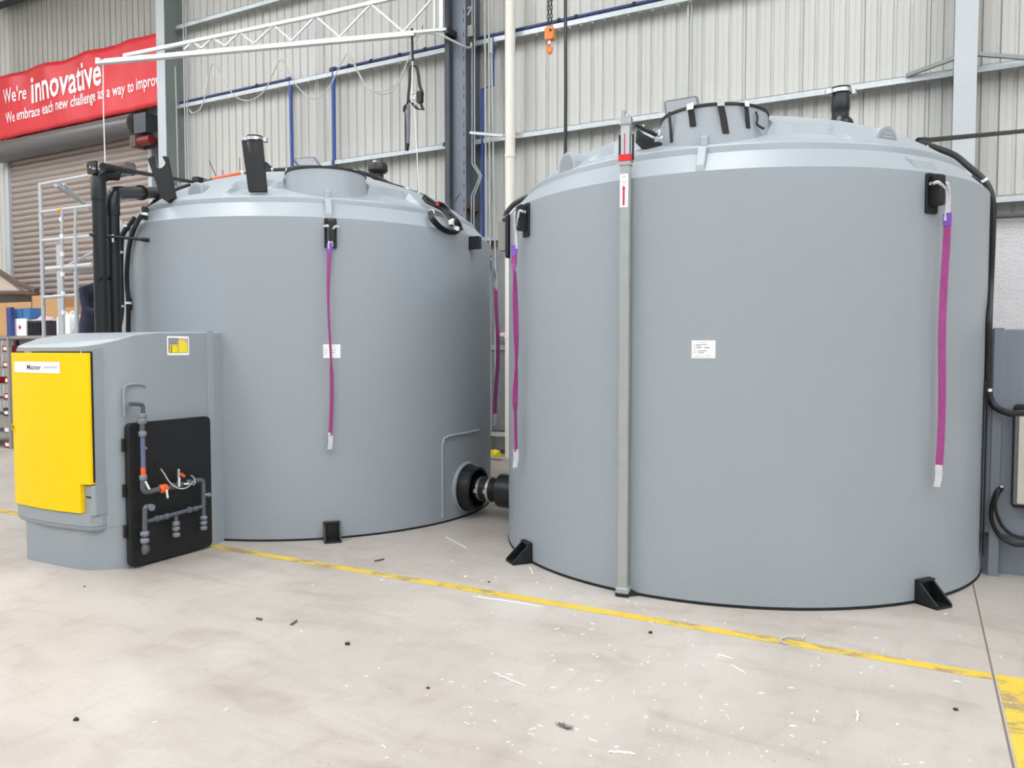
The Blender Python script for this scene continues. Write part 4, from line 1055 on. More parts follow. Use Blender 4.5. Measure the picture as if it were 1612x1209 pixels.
for (x0_, x1_, y0_, y1_) in ((474, 508, 265, 263), (556, 571, 270, 275)):
    n_ = 5 if x1_ - x0_ > 20 else 2
    for i in range(n_):
        u = i / n_; p = axp(x0_ + (x1_ - x0_) * u, y0_ + (y1_ - y0_) * u, CB); q = axp(x0_ + (x1_ - x0_) * (u + .75 / n_), y0_ + (y1_ - y0_) * (u + .75 / n_), CB)
        mk('steel_fitting', MB().tube([p, q], 0.036 - 0.006 * (i % 2), 12), M_steel, hB_)
mk('rubber_flap', MB().prism([axp(x, y, CB) for x, y in ((413, 254), (420, 255), (433, 268), (419, 268))], [axp(x, y, CB) + Fv * .04 for x, y in ((413, 254), (420, 255), (433, 268), (419, 268))]), M_blk, hB_)
os_ = thing('orange_conduit', 'orange sleeve on a black hose at the top left of the left tank', 'conduit', axp(358, 279, CB))
mk('orange_sleeve', MB().tube([axp(334, 283, CB), axp(379, 273.5, CB)], 0.026, 14), mat('bright_orange_sleeve', (238, 92, 62), 0.35), os_)
mk('black_hose', MB().tube(smooth_path([axp(316, 291, CB), axp(330, 285, CB), axp(337, 282, CB)], 4), 0.02, 10).tube(smooth_path([axp(378, 274, CB), axp(385, 273, CB), axp(402, 270, CB)], 4), 0.014, 10), M_rub, os_)
mk('grey_fitting', MB().tube([axp(312, 287, CB), axp(326, 284, CB)], 0.028, 12), M_pvc, os_)
mk('white_end', MB().tube([axp(379, 273, CB), axp(383, 272, CB)], 0.03, 12), M_wht, os_)
for (p, q) in (((329, 253), (341, 279)), ((350, 268), (351, 277)), ((377, 248), (378, 272))):
    mk('loose_wire_end', MB().tube([axp(*p, CB), axp(*q, CB)], 0.004, 6), M_rub, os_)
# coil on the right shoulder
def csh(px, py, r): return oncyl(px, py, CB, r)
co = thing('cable_coil', 'coil of black and red cables hanging on the right shoulder of the left tank', 'cable', csh(712, 350, 2.0))
ring = [(676, 335), (679, 345), (690, 358), (705, 366), (718, 366), (722, 360), (716, 348), (706, 338), (696, 326), (686, 322)]
mk('cable_loop', MB().tube(smooth_path([csh(x, y, 2.0 + (0.04 if y > 340 else -0.08 - (340 - y) * .004)) for x, y in ring], 5), 0.018, 10), M_rub, co)
mk('cable_loop', MB().tube(smooth_path([csh(x + 3, y - 3, 2.02 + (0.04 if y > 340 else -0.08 - (340 - y) * .004)) for x, y in ring], 5), 0.016, 10), M_rub, co)
mk('cable_end', MB().tube(smooth_path([csh(666, 308, 1.75), csh(684, 320, 1.82), csh(700, 330, 1.88), csh(712, 342, 1.95), csh(722, 354, 1.99), csh(727, 362, 2.02)], 5), 0.020, 10), M_rub, co)
mk('cable_end', MB().tube(smooth_path([csh(666, 311, 1.78), csh(672, 318, 1.82), csh(682, 323, 1.86), csh(697, 331, 1.9), csh(706, 342, 1.97), csh(711, 355, 2.02)], 5), 0.016, 10), M_rub, co)
mk('red_sleeve', MB().tube([csh(716, 347, 2.0), csh(720, 356, 2.02)], 0.02, 10), M_red, co)
mk('red_sleeve', MB().tube([csh(686, 321, 1.86), csh(689, 324, 1.87)], 0.026, 10), M_red, co)
for (x, y, r) in ((680, 333, 1.93), (710, 350, 2.03), (713, 348, 2.02), (719, 360, 2.07)):
    p = csh(x, y, r); mk('white_tag', MB().rbox(p.x - .02, p.x + .02, p.y - .015, p.y + .015, p.z - .022, p.z + .022, .008), M_wht, co)
mk('loose_wire_end', MB().tube([csh(705, 331, 1.9), csh(725, 304, 1.9)], 0.005, 6), M_rub, co)
# left side hoses of the left tank
hl = [axp(300, 291, CB), axp(275, 299, CB), axp(254, 309, CB), axp(240, 321, CB)] + [oncyl(x, y, CB, RT + .035) for x, y in ((224, 338), (212, 358), (204, 385), (200, 420), (200, 450), (202, 475), (202, 522), (202, 560))]
h3 = cable('black_hose', 'black hose clipped down the left side of the left tank, right of the upright pipes', 'hose', hl, 0.022)
for (x, y) in ((227, 337), (202, 477)):
    tie(h3, oncyl(x, y, CB, RT + .035), 0.03)
for (x, y) in ((230, 336), (205, 479)):
    P_ = oncyl(x, y, CB, RT); clip(h3, CB, math.atan2(P_.y - CB.y, P_.x - CB.x), P_.z)
mk('foam_sleeve', MB().tube([axp(250, 313, CB), axp(277, 302, CB)], 0.034, 10), M_blk, h3)
hl = [onD(x, y, 7.45) for x, y in ((213, 342), (206, 352), (197, 362), (191, 378), (190, 420), (191, 480), (189, 505), (183, 530))]
h4 = cable('black_hose', 'second black hose just right of the two upright black pipes', 'hose', hl, 0.026)
tie(h4, onD(199, 356, 7.45), .032); tie(h4, onD(188, 397, 7.42), .032); tie(h4, onD(189, 482, 7.42), .032)
mk('bead_chain', MB().tube(smooth_path([onD(184.5, y, 7.38) for y in (410, 430, 450, 470, 500)], 3), 0.009, 6), M_steel, h4)
mk('orange_bead', MB().tube([onD(184.5, 462, 7.36), onD(184.5, 472, 7.36)], 0.014, 10), M_ora, h4)

# upright fill pipes
def fp(px, Y): v = onY(px, 400, Y); return v.x, v.y
x1_, y1_ = fp(157.5, 4.45); x2_, y2_ = fp(178.5, 4.62)
t1 = thing('upright_pipe', 'left one of the two thick black upright pipes behind the yellow-doored cabinet', 'pipe', (x1_, y1_, 1.88), 0, 'upright black pipes')
zt = onY(157, 272, 4.45).z
e1 = onY(205, 266, 5.25)
mk('pipe', MB().tube([(x1_, y1_, 1.7), (x1_, y1_, zt - 0.1)], 0.057, 20), M_pipe, t1)
mk('elbow', MB().tube([(x1_, y1_, zt - 0.24), (x1_, y1_, zt - 0.05)] + smooth_path([(x1_, y1_, zt - 0.05), (x1_ + .02, y1_ + .05, zt + .0), (x1_ + .06, y1_ + .15, zt + .02)], 4)[1:], 0.063, 20), M_pipe, t1)
mk('top_pipe', MB().tube([Vector((x1_ + .05, y1_ + .12, zt + .02)), e1], 0.056, 20).tube([e1 - Vector((0.01, 0.03, 0)), e1 + Vector((0.0, 0.03, 0))], 0.064, 20), M_pipe, t1)
mb = MB(); mb.rbox(x1_ - .05, x1_ + .07, y1_ - .07, y1_ - .05, zt - .02, zt + .09, .01)
mk('bolt_plate', mb, M_blk, t1)
for dx_ in (-.045, .02, .06): mk('bolt', MB().cyl((x1_ + dx_, y1_ - .09, zt + .04 - dx_ * .4), (x1_ + dx_, y1_ - .07, zt + .04 - dx_ * .4), 0.011, 8), M_steel, t1)
t2 = thing('upright_pipe', 'right one of the two thick black upright pipes, turning level towards the left tank', 'pipe', (x2_, y2_, 1.88), 0, 'upright black pipes')
zt2 = onY(178, 304, 4.62).z; e2 = Vector((-6.28, 5.55, onY(178, 304, 4.62).z + 0.17))
e2 = onY(256, 303, 5.75)
mk('pipe', MB().tube([(x2_, y2_, 1.7), (x2_, y2_, zt2 - 0.08)], 0.057, 20), M_pipe, t2)
dv = (e2 - Vector((x2_, y2_, zt2))).normalized()
c_ = Vector((x2_, y2_, zt2))
mk('elbow', MB().tube(smooth_path([c_ - Vector((0, 0, .2)), c_ - Vector((0, 0, .09)), c_ + dv * .03 - Vector((0, 0, .015)), c_ + dv * .13, c_ + dv * .24], 5), 0.064, 20), M_pipe, t2)
mk('level_pipe', MB().tube([c_ + dv * .2, e2], 0.058, 20), M_pipe, t2)
mk('pipe_flange', MB().tube([c_ + dv * 0.72, c_ + dv * 0.74], 0.075, 20), M_blk, t2)
mk('steel_nut', MB().tube([c_ + dv * 0.79 + Vector((0, 0, .045)), c_ + dv * 0.85 + Vector((0, 0, .045))], 0.025, 10), M_steel, t2)
mk('white_sticker', MB().box(x2_ + .045, x2_ + .05, y2_ - .045, y2_ - .02, zt2 - .45, zt2 - .38), M_wht, t2)
a = onY(141, 369, 4.36); b = oncyl(234, 378, CB, RT)
s1 = thing('stay_rod', 'thin black rod bracing the two upright pipes to the left tank near its top', 'rod', a)
mk('rod', MB().tube([a, b], 0.014, 8), M_blk, s1); mk('wall_pad', MB().tube([b - (b - a).normalized() * .06, b], 0.02, 8), M_blk, s1)
a = onY(155, 437, 4.36); b = onY(192, 438, 4.9)
s1 = thing('stay_rod', 'short lower black rod clamping the two upright pipes together', 'rod', a)
mk('rod', MB().tube([a, b], 0.016, 8), M_blk, s1)
a = onY(162, 262, 4.38); b = axp(312, 288, CB)
s1 = thing('stay_rod', 'long thin black bar from the top of the left upright pipe to the dome', 'rod', a)
mk('rod', MB().tube([a, a + (b - a) * .3, b], 0.02, 8, rs=[.035, .02, .017]), M_blk, s1)
mk('end_clamp', MB().rbox(b.x - .05, b.x + .05, b.y - .04, b.y + .04, b.z - .09, b.z + .06, .02), M_blk, s1)
# ================================================================== TRUSS ARM AND THINGS HANGING FROM ABOVE
JZ = 6.715
je = onY(702, 55, 10.6); je.z = JZ
jt = onZ(155, 102, JZ)
jd = (je - jt); jl = jd.length; jd.normalize()
jn = Vector((-jd.y, jd.x, 0))
def J(px, py):      # point in the vertical plane of the arm
    d = ray(px, py); t = (jt - EYE).dot(jn) / d.dot(jn); return EYE + d * t
tr = thing('truss_arm', 'long white lattice arm reaching left from the blue-grey column above the left tank', 'truss', je)
up = Vector((0, 0, 1))
a = J(155, 98); b = J(703, 51)
def beam(name, a, b, w_, h_, m, par, off=0.0):
    a = Vector(a) + jn * off; b = Vector(b) + jn * off
    d = (b - a).normalized(); v = d.cross(jn).normalized()
    vs = []
    for p in (a, b):
        for (s1_, s2_) in ((-1, -1), (1, -1), (1, 1), (-1, 1)): vs.append(p + jn * (s1_ * w_ / 2) + v * (s2_ * h_ / 2))
    return mk(name, MB().prism(vs[:4], vs[4:]), m, par)
beam('bottom_chord', J(153, 99.5), J(653, 54.5), 0.10, 0.05, M_truss, tr)
beam('bottom_chord', J(165, 95), J(703, 46.5), 0.06, 0.04, M_truss, tr)
beam('end_stop', J(154, 97.5), J(160, 97), 0.12, 0.10, M_truss, tr)
beam('top_chord', J(195, 88), J(497, 25), 0.06, 0.055, M_truss, tr)
beam('top_chord', J(497, 25), J(712, -24), 0.06, 0.055, M_truss, tr)
beam('end_post', J(695, -20), J(695, 50), 0.06, 0.06, M_truss, tr)
beam('end_post', J(684, -16), J(684, 48), 0.03, 0.03, M_truss, tr)
nodes = [(290, 78, 303, 66), (318, 75.5, 303, 66), (318, 75.5, 334, 59.5), (355, 72, 334, 59.5), (355, 72, 377, 50.5), (400, 68.5, 377, 50.5), (400, 68.5, 431, 39.5), (459, 64, 431, 39.5), (459, 64, 497, 25.5), (535, 58, 497, 25.5), (535, 58, 584, 6.5), (635, 50, 584, 6.5), (635, 50, 684, -6)]
for (xa_, ya_, xb2, yb2) in nodes:
    mk('lattice_bar', MB().bar(J(xa_, ya_), J(xb2, yb2), 0.014), M_truss, tr)
for px in (283, 318, 355, 400, 459, 535, 635, 222):
    py = 99 - (px - 153) * 0.0895 - 2
    mk('gusset_plate', MB().rbox(-.07, .07, -.03, .03, -.035, .035, .01, 'y', Matrix.Translation(J(px, py)) @ Matrix.Rotation(math.atan2(jd.y, jd.x), 4, 'Z')), M_truss, tr)
bk = J(702, 46); mk('pivot_bracket', MB().box(bk.x - .02, bk.x + .05, bk.y - .02, 10.85, bk.z - .07, bk.z + .03), M_blk, tr)
# festoon cable on hooks
fc = thing('festoon_cable', 'grey cable hanging in long loops on hooks below the white lattice arm', 'cable', J(443, 90))
pp = [(298, 172), (303, 178), (316, 170), (324, 145), (332, 106), (337, 101), (343, 108), (360, 140), (380, 157), (400, 156), (418, 140), (435, 104), (443, 93.5), (450, 104), (468, 136), (493, 155.5), (515, 142), (538, 98), (547, 85), (556, 96), (575, 135), (602, 148), (625, 135), (640, 100), (648, 80)]
mk('cable', MB().tube(smooth_path([J(*p) for p in pp], 5), 0.011, 6), M_cond, fc)
pp2 = [(547, 86), (562, 110), (580, 139), (600, 144), (622, 134), (642, 95), (650, 72), (660, 56)]
mk('cable', MB().tube(smooth_path([J(*p) for p in pp2], 5), 0.008, 6), M_cond, fc)
for (x_, ya_, yb_) in ((337, 90, 121), (443, 79, 113), (547, 70, 100)):
    mk('hook', MB().tube([J(x_, ya_), J(x_, yb_)], 0.008, 6), M_girt, fc)
cc = thing('supply_cable', 'pale cable sagging from the arm pivot across the column to the grey box', 'cable', J(690, 54))
mk('cable', MB().tube(smooth_path([J(655, 56), J(670, 52), J(690, 54), onY(702, 59, 10.55), onY(716, 66, 10.6), onY(730, 73, 10.7), onY(740, 75, 10.85), onY(742, 68, 10.93)], 5), 0.018, 8), M_cond, cc)
for px in (665, 683): mk('cable_tie', MB().tube([J(px, 40), J(px, 54)], 0.006, 6), M_blk, cc)
# pull cord at the free end
a = J(162, 97)
tag(mk('pull_cord', MB().tube([a, J(163, 180), J(165.5, 257)], 0.010, 6), M_wht), 'white cord hanging from the free end of the lattice arm', 'cord')
# black straps and long grey handle hanging from the trolley
hs2 = thing('hanging_strap', 'black webbing strap and buckle hanging from the lattice arm, left of the column', 'strap', J(650, 52))
mk('trolley_post', MB().tube([J(648.5, 45), J(649.5, 96)], 0.02, 8), M_blk, hs2)
mk('rope', MB().tube([J(649.5, 96), J(648, 162)], 0.012, 6), M_wht, hs2)
def rb(name, pts, wd, m, par):
    P_ = [J(*p) for p in pts]; mk(name, MB().ribbon(smooth_path(P_, 4), [wd] * (4 * (len(P_) - 1) + 1), [jd + jn * .3] * (4 * (len(P_) - 1) + 1), 0.012), m, par)
rb('webbing_strap', [(650, 103), (646, 110), (645, 130), (643, 150), (642, 162), (638, 170), (636, 176)], 0.045, M_blk, hs2)
rb('webbing_strap', [(649, 103), (656, 106), (659, 120), (661, 135), (665, 148), (662, 160), (666, 173)], 0.05, M_blk, hs2)
rb('webbing_strap', [(643, 157), (650, 164), (657, 171), (666, 173)], 0.05, M_blk, hs2)
mk('carabiner', MB().tube(smooth_path([J(650, 147), J(653, 150), J(652, 158), J(648, 154)], 4, True), 0.010, 8, closed=True), M_steel, hs2)
mk('buckle', MB().rbox(-.05, .05, -.03, .03, -.09, .09, .02, 'y', Matrix.Translation(J(661, 153))), M_blk, hs2)
th = thing('pendant_tool', 'long mauve-grey tool with a dark tip hanging beside the black strap', 'tool', J(641, 165))
mk('shaft', MB().tube([J(643, 165), J(642, 228)], 0.03, 12), mat('mauve_grey_plastic', (118, 110, 128), 0.45), th)
mk('shaft', MB().tube([J(638, 178), J(638.5, 232)], 0.012, 8), M_blk, th)
mk('tip', MB().tube([J(642, 226), J(640, 237)], 0.034, 10), M_blk, th)
mk('loop', MB().tube(smooth_path([J(643, 165), J(637, 166), J(635, 173), J(638, 178)], 4), 0.010, 8), M_blk, th)
tag(mk('pull_cord', MB().tube([J(652, 165), J(655, 215), J(661, 325)], 0.008, 6), M_wht), 'thin white cord hanging down to the dome of the left tank', 'cord')
# chain hoist hook, right of the downpipe
HY = 8.6
hk = thing('hoist_hook', 'orange hoist hook block on a short double chain, right of the cream downpipe', 'hook', onY(866, 85, HY))
def H(px, py, dy=0.0): return onY(px, py, HY + dy)
sc_ = 1 / FPX * 9.6
mk('hook_block', MB().rbox(H(859, 0).x, H(872.5, 0).x, HY - .04, HY + .04, H(866, 64).z, H(866, 43).z, 0.03, 'y'), M_ora2, hk, bevel=.01)
mk('block_eye', MB().lathe([(0, .004), (.018, .004)], 16, Matrix.Translation(H(866.5, 47, -.045)) @ Matrix.Rotation(pi / 2, 4, 'X')), M_blk, hk)
mk('swivel', MB().cyl(H(865, 64), H(865, 70), 0.02), M_steel, hk)
mk('hook', MB().tube(smooth_path([H(865, 69), H(862, 75), H(863, 81), H(866, 83), H(868, 79), H(868, 74)], 5), 0.018, 10, rs=None), M_ora2, hk)
lk = None; z = H(866, 43).z; i = 0; x0 = H(863.5, 0).x; x1 = H(868, 0).x
for xx in (x0, x1):
    z = H(866, 43).z; i = 0
    while z < H(866, -40).z:
        mb = MB(); A = []
        for k in range(12):
            t = 2 * pi * k / 12; A.append(Vector((0.012 * cos(t), 0, 0.022 * sin(t) + (0.010 if sin(t) > 0 else -0.010))))
        if lk is None or lk[0] is None:
            o = mk('chain_link', MB().tube(A, 0.006, 6, closed=True), M_pipe, hk, local=True); lk = (o,)
        else:
            o = lk[0].copy(); COL.objects.link(o)
        o.location = Vector((xx, HY, z + 0.03)) - hk.location; o.rotation_euler = (0, 0, (i % 2) * pi / 2)
        z += 0.05; i += 1
tag(mk('black_cable', MB().tube([onY(890, -60, 10.2), onY(890.5, 150, 10.2), onY(890, 255, 10.2)], 0.026, 8), M_pipe), 'straight black cable hanging from above to behind the right tank', 'cable')
# wall fitting between the tanks
wf = thing('hose_valve', 'orange-handled valve with a blue hose on the wall between the two tanks', 'valve', onY(786, 540, 11.05))
mk('valve_body', MB().tube([onY(782, 528, 11.0), onY(797, 528, 11.0)], 0.04, 12), M_ora, wf)
mk('outlet', MB().tube([onY(790, 528, 11.0), onY(797, 528, 11.0)], 0.05, 12), M_cond, wf)
mk('blue_hose', MB().tube(smooth_path([onY(784, 530, 11.0), onY(785, 550, 11.0), onY(783, 580, 11.0), onY(780, 600, 11.0)], 4), 0.016, 8), M_blue, wf)
tag(mk('yellow_fitting', MB().rbox(-.1, .1, -.07, .07, 0, .07, .02, 'z', Matrix.Translation(onY(776, 716, 10.6) * 1.0)).cyl(onY(779, 716, 10.6) + Vector((0, 0, .04)), onY(785, 719, 10.5) + Vector((0, 0, .03)), .05), M_ylw), 'small yellow and dark fitting lying on the floor behind the gap between the tanks', 'fitting')

# ================================================================== LEFT BACKGROUND
# aluminium platform steps
M_al2 = mat('bright_aluminium', (188, 191, 196), 0.35, metal=0.3)
pf = thing('work_platform', 'bright aluminium work platform with guard rails left of the black pipes', 'platform', onD(100, 700, 10.2))
PF = 6.05
def F_(px, py, dy=0.0): return onY(px, py, PF + dy)
xl, xm1, xm2, xr = F_(66, 400).x, F_(98, 400, -.02).x, F_(119, 400, -.02).x, F_(165, 400).x
zt_ = F_(66, 288).z
for (X, dy, z0, z1) in ((xl, 0, 0, zt_), (xr, 0, 0, zt_ + .1), (xl + .25, .95, 0, zt_ - .35), (xr + .1, .95, 0, zt_)):
    mk('post', MB().tube([(X, PF + dy, z0), (X, PF + dy, z1)], 0.024, 12), M_al2, pf)
def rail(p0, p1, r=0.022, dy0=0, dy1=0, nm='guard_rail'): return mk(nm, MB().tube([F_(*p0, dy0), F_(*p1, dy1)], r, 10), M_al2, pf)
rail((66, 290), (158, 273)); rail((66, 334), (160, 322)); rail((67, 379), (160, 370)); rail((70, 468), (122, 464.5)); rail((74, 424), (146, 417), 0.03)
rail((88, 291), (136, 322), 0.028, 0, .9, 'cross_brace'); rail((96, 424), (150, 395), 0.02, .3, .9, 'cross_brace'); rail((100, 290), (160, 345), 0.016, 0.2, .9, 'cross_brace')
for (xx, w2) in (((92), .05), ((117), .03)):
    X = F_(xx, 400, .5).x; mk('stile', MB().box(X - w2, X + w2, PF + .5, PF + .53, 0.3, F_(xx, 385 if xx < 100 else 372, .5).z), mat('satin_grey_aluminium', (178, 182, 186), 0.4) if 'satin_grey_aluminium' not in MATS else MATS['satin_grey_aluminium'], pf)
for X in (xm1, xm2):
    q = F_(98 if X == xm1 else 119, 328, -.02)
    mk('ladder_stile', MB().tube([(X - .02, PF - .02, 0.4), (X, PF - .02, q.z - .3), (X + .02, PF - .02, q.z)], 0.016, 10), M_al2, pf)
for py in (345, 372, 400, 432, 462, 492):
    q = F_(98, py, -.02); mk('rung_clamp', MB().tube([(xm1, PF - .02, q.z - .025), (xm1, PF - .02, q.z + .025)], 0.024, 8), M_wht, pf)
mk('deck', MB().box(xl, xr + .1, PF, PF + .95, 1.06, 1.11), M_alu, pf)
mk('toe_shelf', MB().box(F_(74, 0).x, F_(146, 0).x, PF - .01, PF + .3, F_(100, 424).z, F_(100, 424).z + .03), M_al2, pf)
# joint caps
for (px, py) in ((146, 277), (95, 331)):
    q = F_(px, py); mk('yellow_joint', MB().tube([q - Vector((.04, 0, 0)), q + Vector((.04, 0, .01))], 0.028, 10), mat('amber_plastic', (220, 170, 60), 0.5) if 'amber_plastic' not in MATS else MATS['amber_plastic'], pf)

# person standing on the platform deck, bent towards the left tank
def build_person():
    base = onY(150, 500, PF + .5); bx0 = base.x + .02; by0 = PF + .5; dz = 1.11
    t = thing('person', 'person in navy work clothes bending forward on the platform, mostly hidden by the black pipes', 'person', (bx0, by0, dz))
    V = []; E_ = []; Rr = []
    def v(x, y, z, r, par=None):
        V.append((x, y, z)); Rr.append(r); i = len(V) - 1
        if par is not None: E_.append((par, i))
        return i
    pel = v(-.10, 0, .95, .135)
    sp1 = v(-.09, 0, 1.10, .135, pel); sp2 = v(-.04, 0, 1.26, .145, sp1); ch = v(.03, 0, 1.40, .13, sp2); nk = v(.10, 0, 1.50, .06, ch)
    nk2 = v(.14, 0, 1.56, .055, nk); hd = v(.18, 0, 1.64, .095, nk2); hd2 = v(.20, 0, 1.72, .085, hd)
    hands = []
    for s in (-1, 1):
        hip = v(-.08, s * .10, .90, .10, pel); kn = v(-.02, s * .12, .50, .065, hip); an_ = v(-.06, s * .12, .10, .045, kn)
        v(-.05, s * .12, .05, .045, an_); v(.10, s * .13, .035, .035, an_)
        sh = v(.04, s * .19, 1.38, .07, ch); el = v(.14, s * .24, 1.13, .05, sh); wr = v(.36, s * .20, 1.10, .03, el)
        pm = v(.43, s * .19, 1.10, .035, wr)
        for q, (dy, ln) in enumerate(((-.03, .06), (-.01, .075), (.01, .07), (.03, .055))):
            f1 = v(.46, s * .19 + dy, 1.095, .011, pm); f2 = v(.46 + ln * .55, s * .19 + dy * 1.1, 1.08, .009, f1); v(.46 + ln * .8, s * .19 + dy * 1.1, 1.05, .008, f2)
        t1_ = v(.42, s * .19 - s * .045, 1.09, .012, pm); v(.45, s * .19 - s * .065, 1.075, .010, t1_)
    me = bpy.data.meshes.new('body'); me.from_pydata([(a_ + bx0, b_ + by0, c_2 + dz) for a_, b_, c_2 in V], E_, [])
    o = bpy.data.objects.new('body_tmp', me); COL.objects.link(o)
    o.modifiers.new('s', 'SKIN'); sub = o.modifiers.new('u', 'SUBSURF'); sub.levels = 2; sub.render_levels = 2
    for i, r in enumerate(Rr): me.skin_vertices[0].data[i].radius = (r, r)
    me.skin_vertices[0].data[0].use_root = True
    dg = bpy.context.evaluated_depsgraph_get(); dg.update()
    m2 = bpy.data.meshes.new_from_object(o.evaluated_get(dg)); bpy.data.objects.remove(o)
    m2.name = 'body'
    m2.materials.clear(); m2.materials.append(M_navy); m2.materials.append(M_skin); m2.materials.append(M_boot)
    for p in m2.polygons:
        p.use_smooth = True; c = p.center; z = c.z - dz; x = c.x - bx0
        p.material_index = 1 if (z > 1.50 or x > .34) else (2 if z < .14 else 0)
    m2.transform(ORI[t].inverted())
    b_ = bpy.data.objects.new('body', m2); COL.objects.link(b_); b_.parent = t
    hc = Vector((bx0 + .185, by0, dz + 1.69))
    mk('hair', MB().lathe([(0.0, .125), (.05, .118), (.09, .085), (.105, .03), (.103, -.02)], 20, Matrix.Translation(hc + Vector((-.012, 0, .0))) @ Matrix.Rotation(radians(-18), 4, 'Y')), M_hair, t)
    for s in (-1, 1):
        mk('ear', MB().lathe([(0, .01), (.02, .006), (.022, 0), (0, -.01)], 10, Matrix.Translation(hc + Vector((.0, s * .095, -.04))) @ Matrix.Rotation(pi / 2, 4, 'X')), M_skin, t)
        mk('eye', MB().lathe([(0, .012), (.010, .007), (.012, 0), (0, -.01)], 10, Matrix.Translation(hc + Vector((.088, s * .035, -.03))) @ Matrix.Rotation(pi / 2, 4, 'Y')), M_ink, t)
    mk('nose', MB().tube([hc + Vector((.085, 0, -.02)), hc + Vector((.115, 0, -.065)), hc + Vector((.09, 0, -.075))], .014, 8, rs=[.008, .016, .01]), M_skin, t)
    mk('mouth', MB().tube([hc + Vector((.083, -.025, -.10)), hc + Vector((.09, 0, -.10)), hc + Vector((.083, .025, -.10))], .006, 6), mat('lip', (150, 90, 84), .5), t)
build_person()

# parts rack
RY = 7.85
def Q(px, py, dy=0.0): return onY(px, py, RY + dy)
xr_ = Q(16, 600).x; xl_ = xr_ - 1.9
rk = thing('parts_rack', 'grey shelving unit filled with red bins at the left picture edge', 'rack', (xl_, RY, 0))
zt2_ = Q(10, 529).z
for X in (xl_, xr_):
    for dy in (0, .55):
        mk('upright', MB().box(X - .03, X + .03, RY + dy - .03, RY + dy + .03, 0, zt2_ - .02), M_shelf, rk)
mk('upright', MB().box(Q(13, 500, -.0).x, Q(20, 500).x, RY - .03, RY + .03, zt2_, Q(15, 484).z), M_blueu, rk, label='blue upright above the top shelf')
mk('upright', MB().box(xr_ - .07, xr_ + .05, RY + .2, RY + .3, 0, Q(15, 650).z), M_dark, rk)
zs = [Q(8, y).z for y in (554, 579, 604, 629, 655, 682, 705)]
for z in zs: mk('shelf', MB().box(xl_, xr_, RY, RY + .55, z - .03, z), M_shelf, rk)
mk('top_shelf', MB().box(xl_, Q(135, 530).x, RY - .02, RY + .6, zt2_ - .05, zt2_), M_shelf, rk)
def pbin(x, z, m_, label, h=.11, w_=.19):
    t = thing('parts_bin', label, 'bin', (x, RY + .2, z), 0, 'bins on the parts rack')
    mb = MB().box(x - w_ / 2, x + w_ / 2, RY + .02, RY + .4, z, z + .01)
    for (a0, a1, b0, b1) in ((x - w_ / 2, x - w_ / 2 + .01, RY + .02, RY + .4), (x + w_ / 2 - .01, x + w_ / 2, RY + .02, RY + .4), (x - w_ / 2, x + w_ / 2, RY + .02, RY + .03), (x - w_ / 2, x + w_ / 2, RY + .39, RY + .4)):
        mb.box(a0, a1, b0, b1, z, z + h)
    mk('shell', mb, m_, t)
    mk('label_card', MB().box(x - .055, x + .055, RY + .012, RY + .02, z + .03, z + .085), M_wht, t)
rows = ['second', 'third', 'fourth', 'fifth']
zz = [zs[0] , zs[1], zs[2], zs[3]]
for r_, z in enumerate(zz):
    for c_i, px in enumerate((8.5, -14)):
        if c_i == 1 and r_ != 2: continue
        X = Q(px if r_ != 2 else px + 1.5, 600).x
        pbin(X, z, M_bin, 'red bin with a white card, ' + ('top', 'second', 'third', 'fourth')[r_] + ' row of the left rack' + (', at the edge' if c_i else ''))
pbin(Q(7, 600).x, zs[6] + .001, M_bin, 'lowest red bin on the left rack, near the floor', .10)
pbin(Q(7, 600).x, zs[4] + .001, M_dark, 'black bin with a pale part inside, under the red ones', .14)
pbin(Q(7, 600).x, zs[5] + .001, mat('pale_bin', (170, 168, 170), .5), 'pale grey bin below the black one on the left rack', .10)

def carton(px0, py0, px1, py1, dy, m_, label, name='carton', depth=.3, mark=None, cat='box', group=None):
    a = Q(px0, py0, dy); b = Q(px1, py1, dy)
    zf = max(b.z, zt2_ + .001) if py1 > 515 else b.z
    t = thing(name, label, cat, ((a.x + b.x) / 2, RY + dy, zf), 0, group)
    mk('body', MB().rbox(a.x, b.x, RY + dy, RY + dy + depth, zf, a.z, .012, 'z'), m_, t, bevel=.004)
    mk('tape_strip', MB().box((a.x + b.x) / 2 - .02, (a.x + b.x) / 2 + .02, RY + dy - .002, RY + dy + depth, a.z - .0005, a.z + .0015), M_wht if m_ is not M_card else M_beige, t)
    if mark:
        c = Vector(((a.x + b.x) / 2, RY + dy - .003, (a.z + zf) / 2)); s_ = .045
        mk('printed_mark', MB().add([c + Vector((0, 0, s_)), c + Vector((-s_, 0, 0)), c + Vector((0, 0, -s_)), c + Vector((s_, 0, 0))], [(0, 1, 2, 3)]), mark, t)
    return t
carton(0, 503, 13, 530, .05, M_card, 'small brown carton on the rack top at the picture edge')
carton(22, 502, 41, 530, .05, M_paper, 'white carton with a red diamond mark on the rack top', mark=M_redp)
carton(22, 486, 34, 501.5, .08, M_bluebox, 'left one of the two blue printed packs on the white carton', depth=.2)
carton(35.5, 485, 47, 501.5, .08, M_bluebox, 'right one of the two blue printed packs on the white carton', depth=.2)
cr = thing('storage_crate', 'dark slotted crate heaped with pale cloth on the rack top', 'crate', Q(55, 525, .05))
a = Q(43, 505, .03); b = Q(66, 529, .03)
mb = MB(); zf = zt2_ + .001
mb.box(a.x, b.x, RY + .03, RY + .4, zf, zf + .01)
n_ = 7
for i in range(n_ + 1):
    X = a.x + (b.x - a.x - .02) * i / n_; mb.box(X, X + .02, RY + .03, RY + .04, zf, a.z)
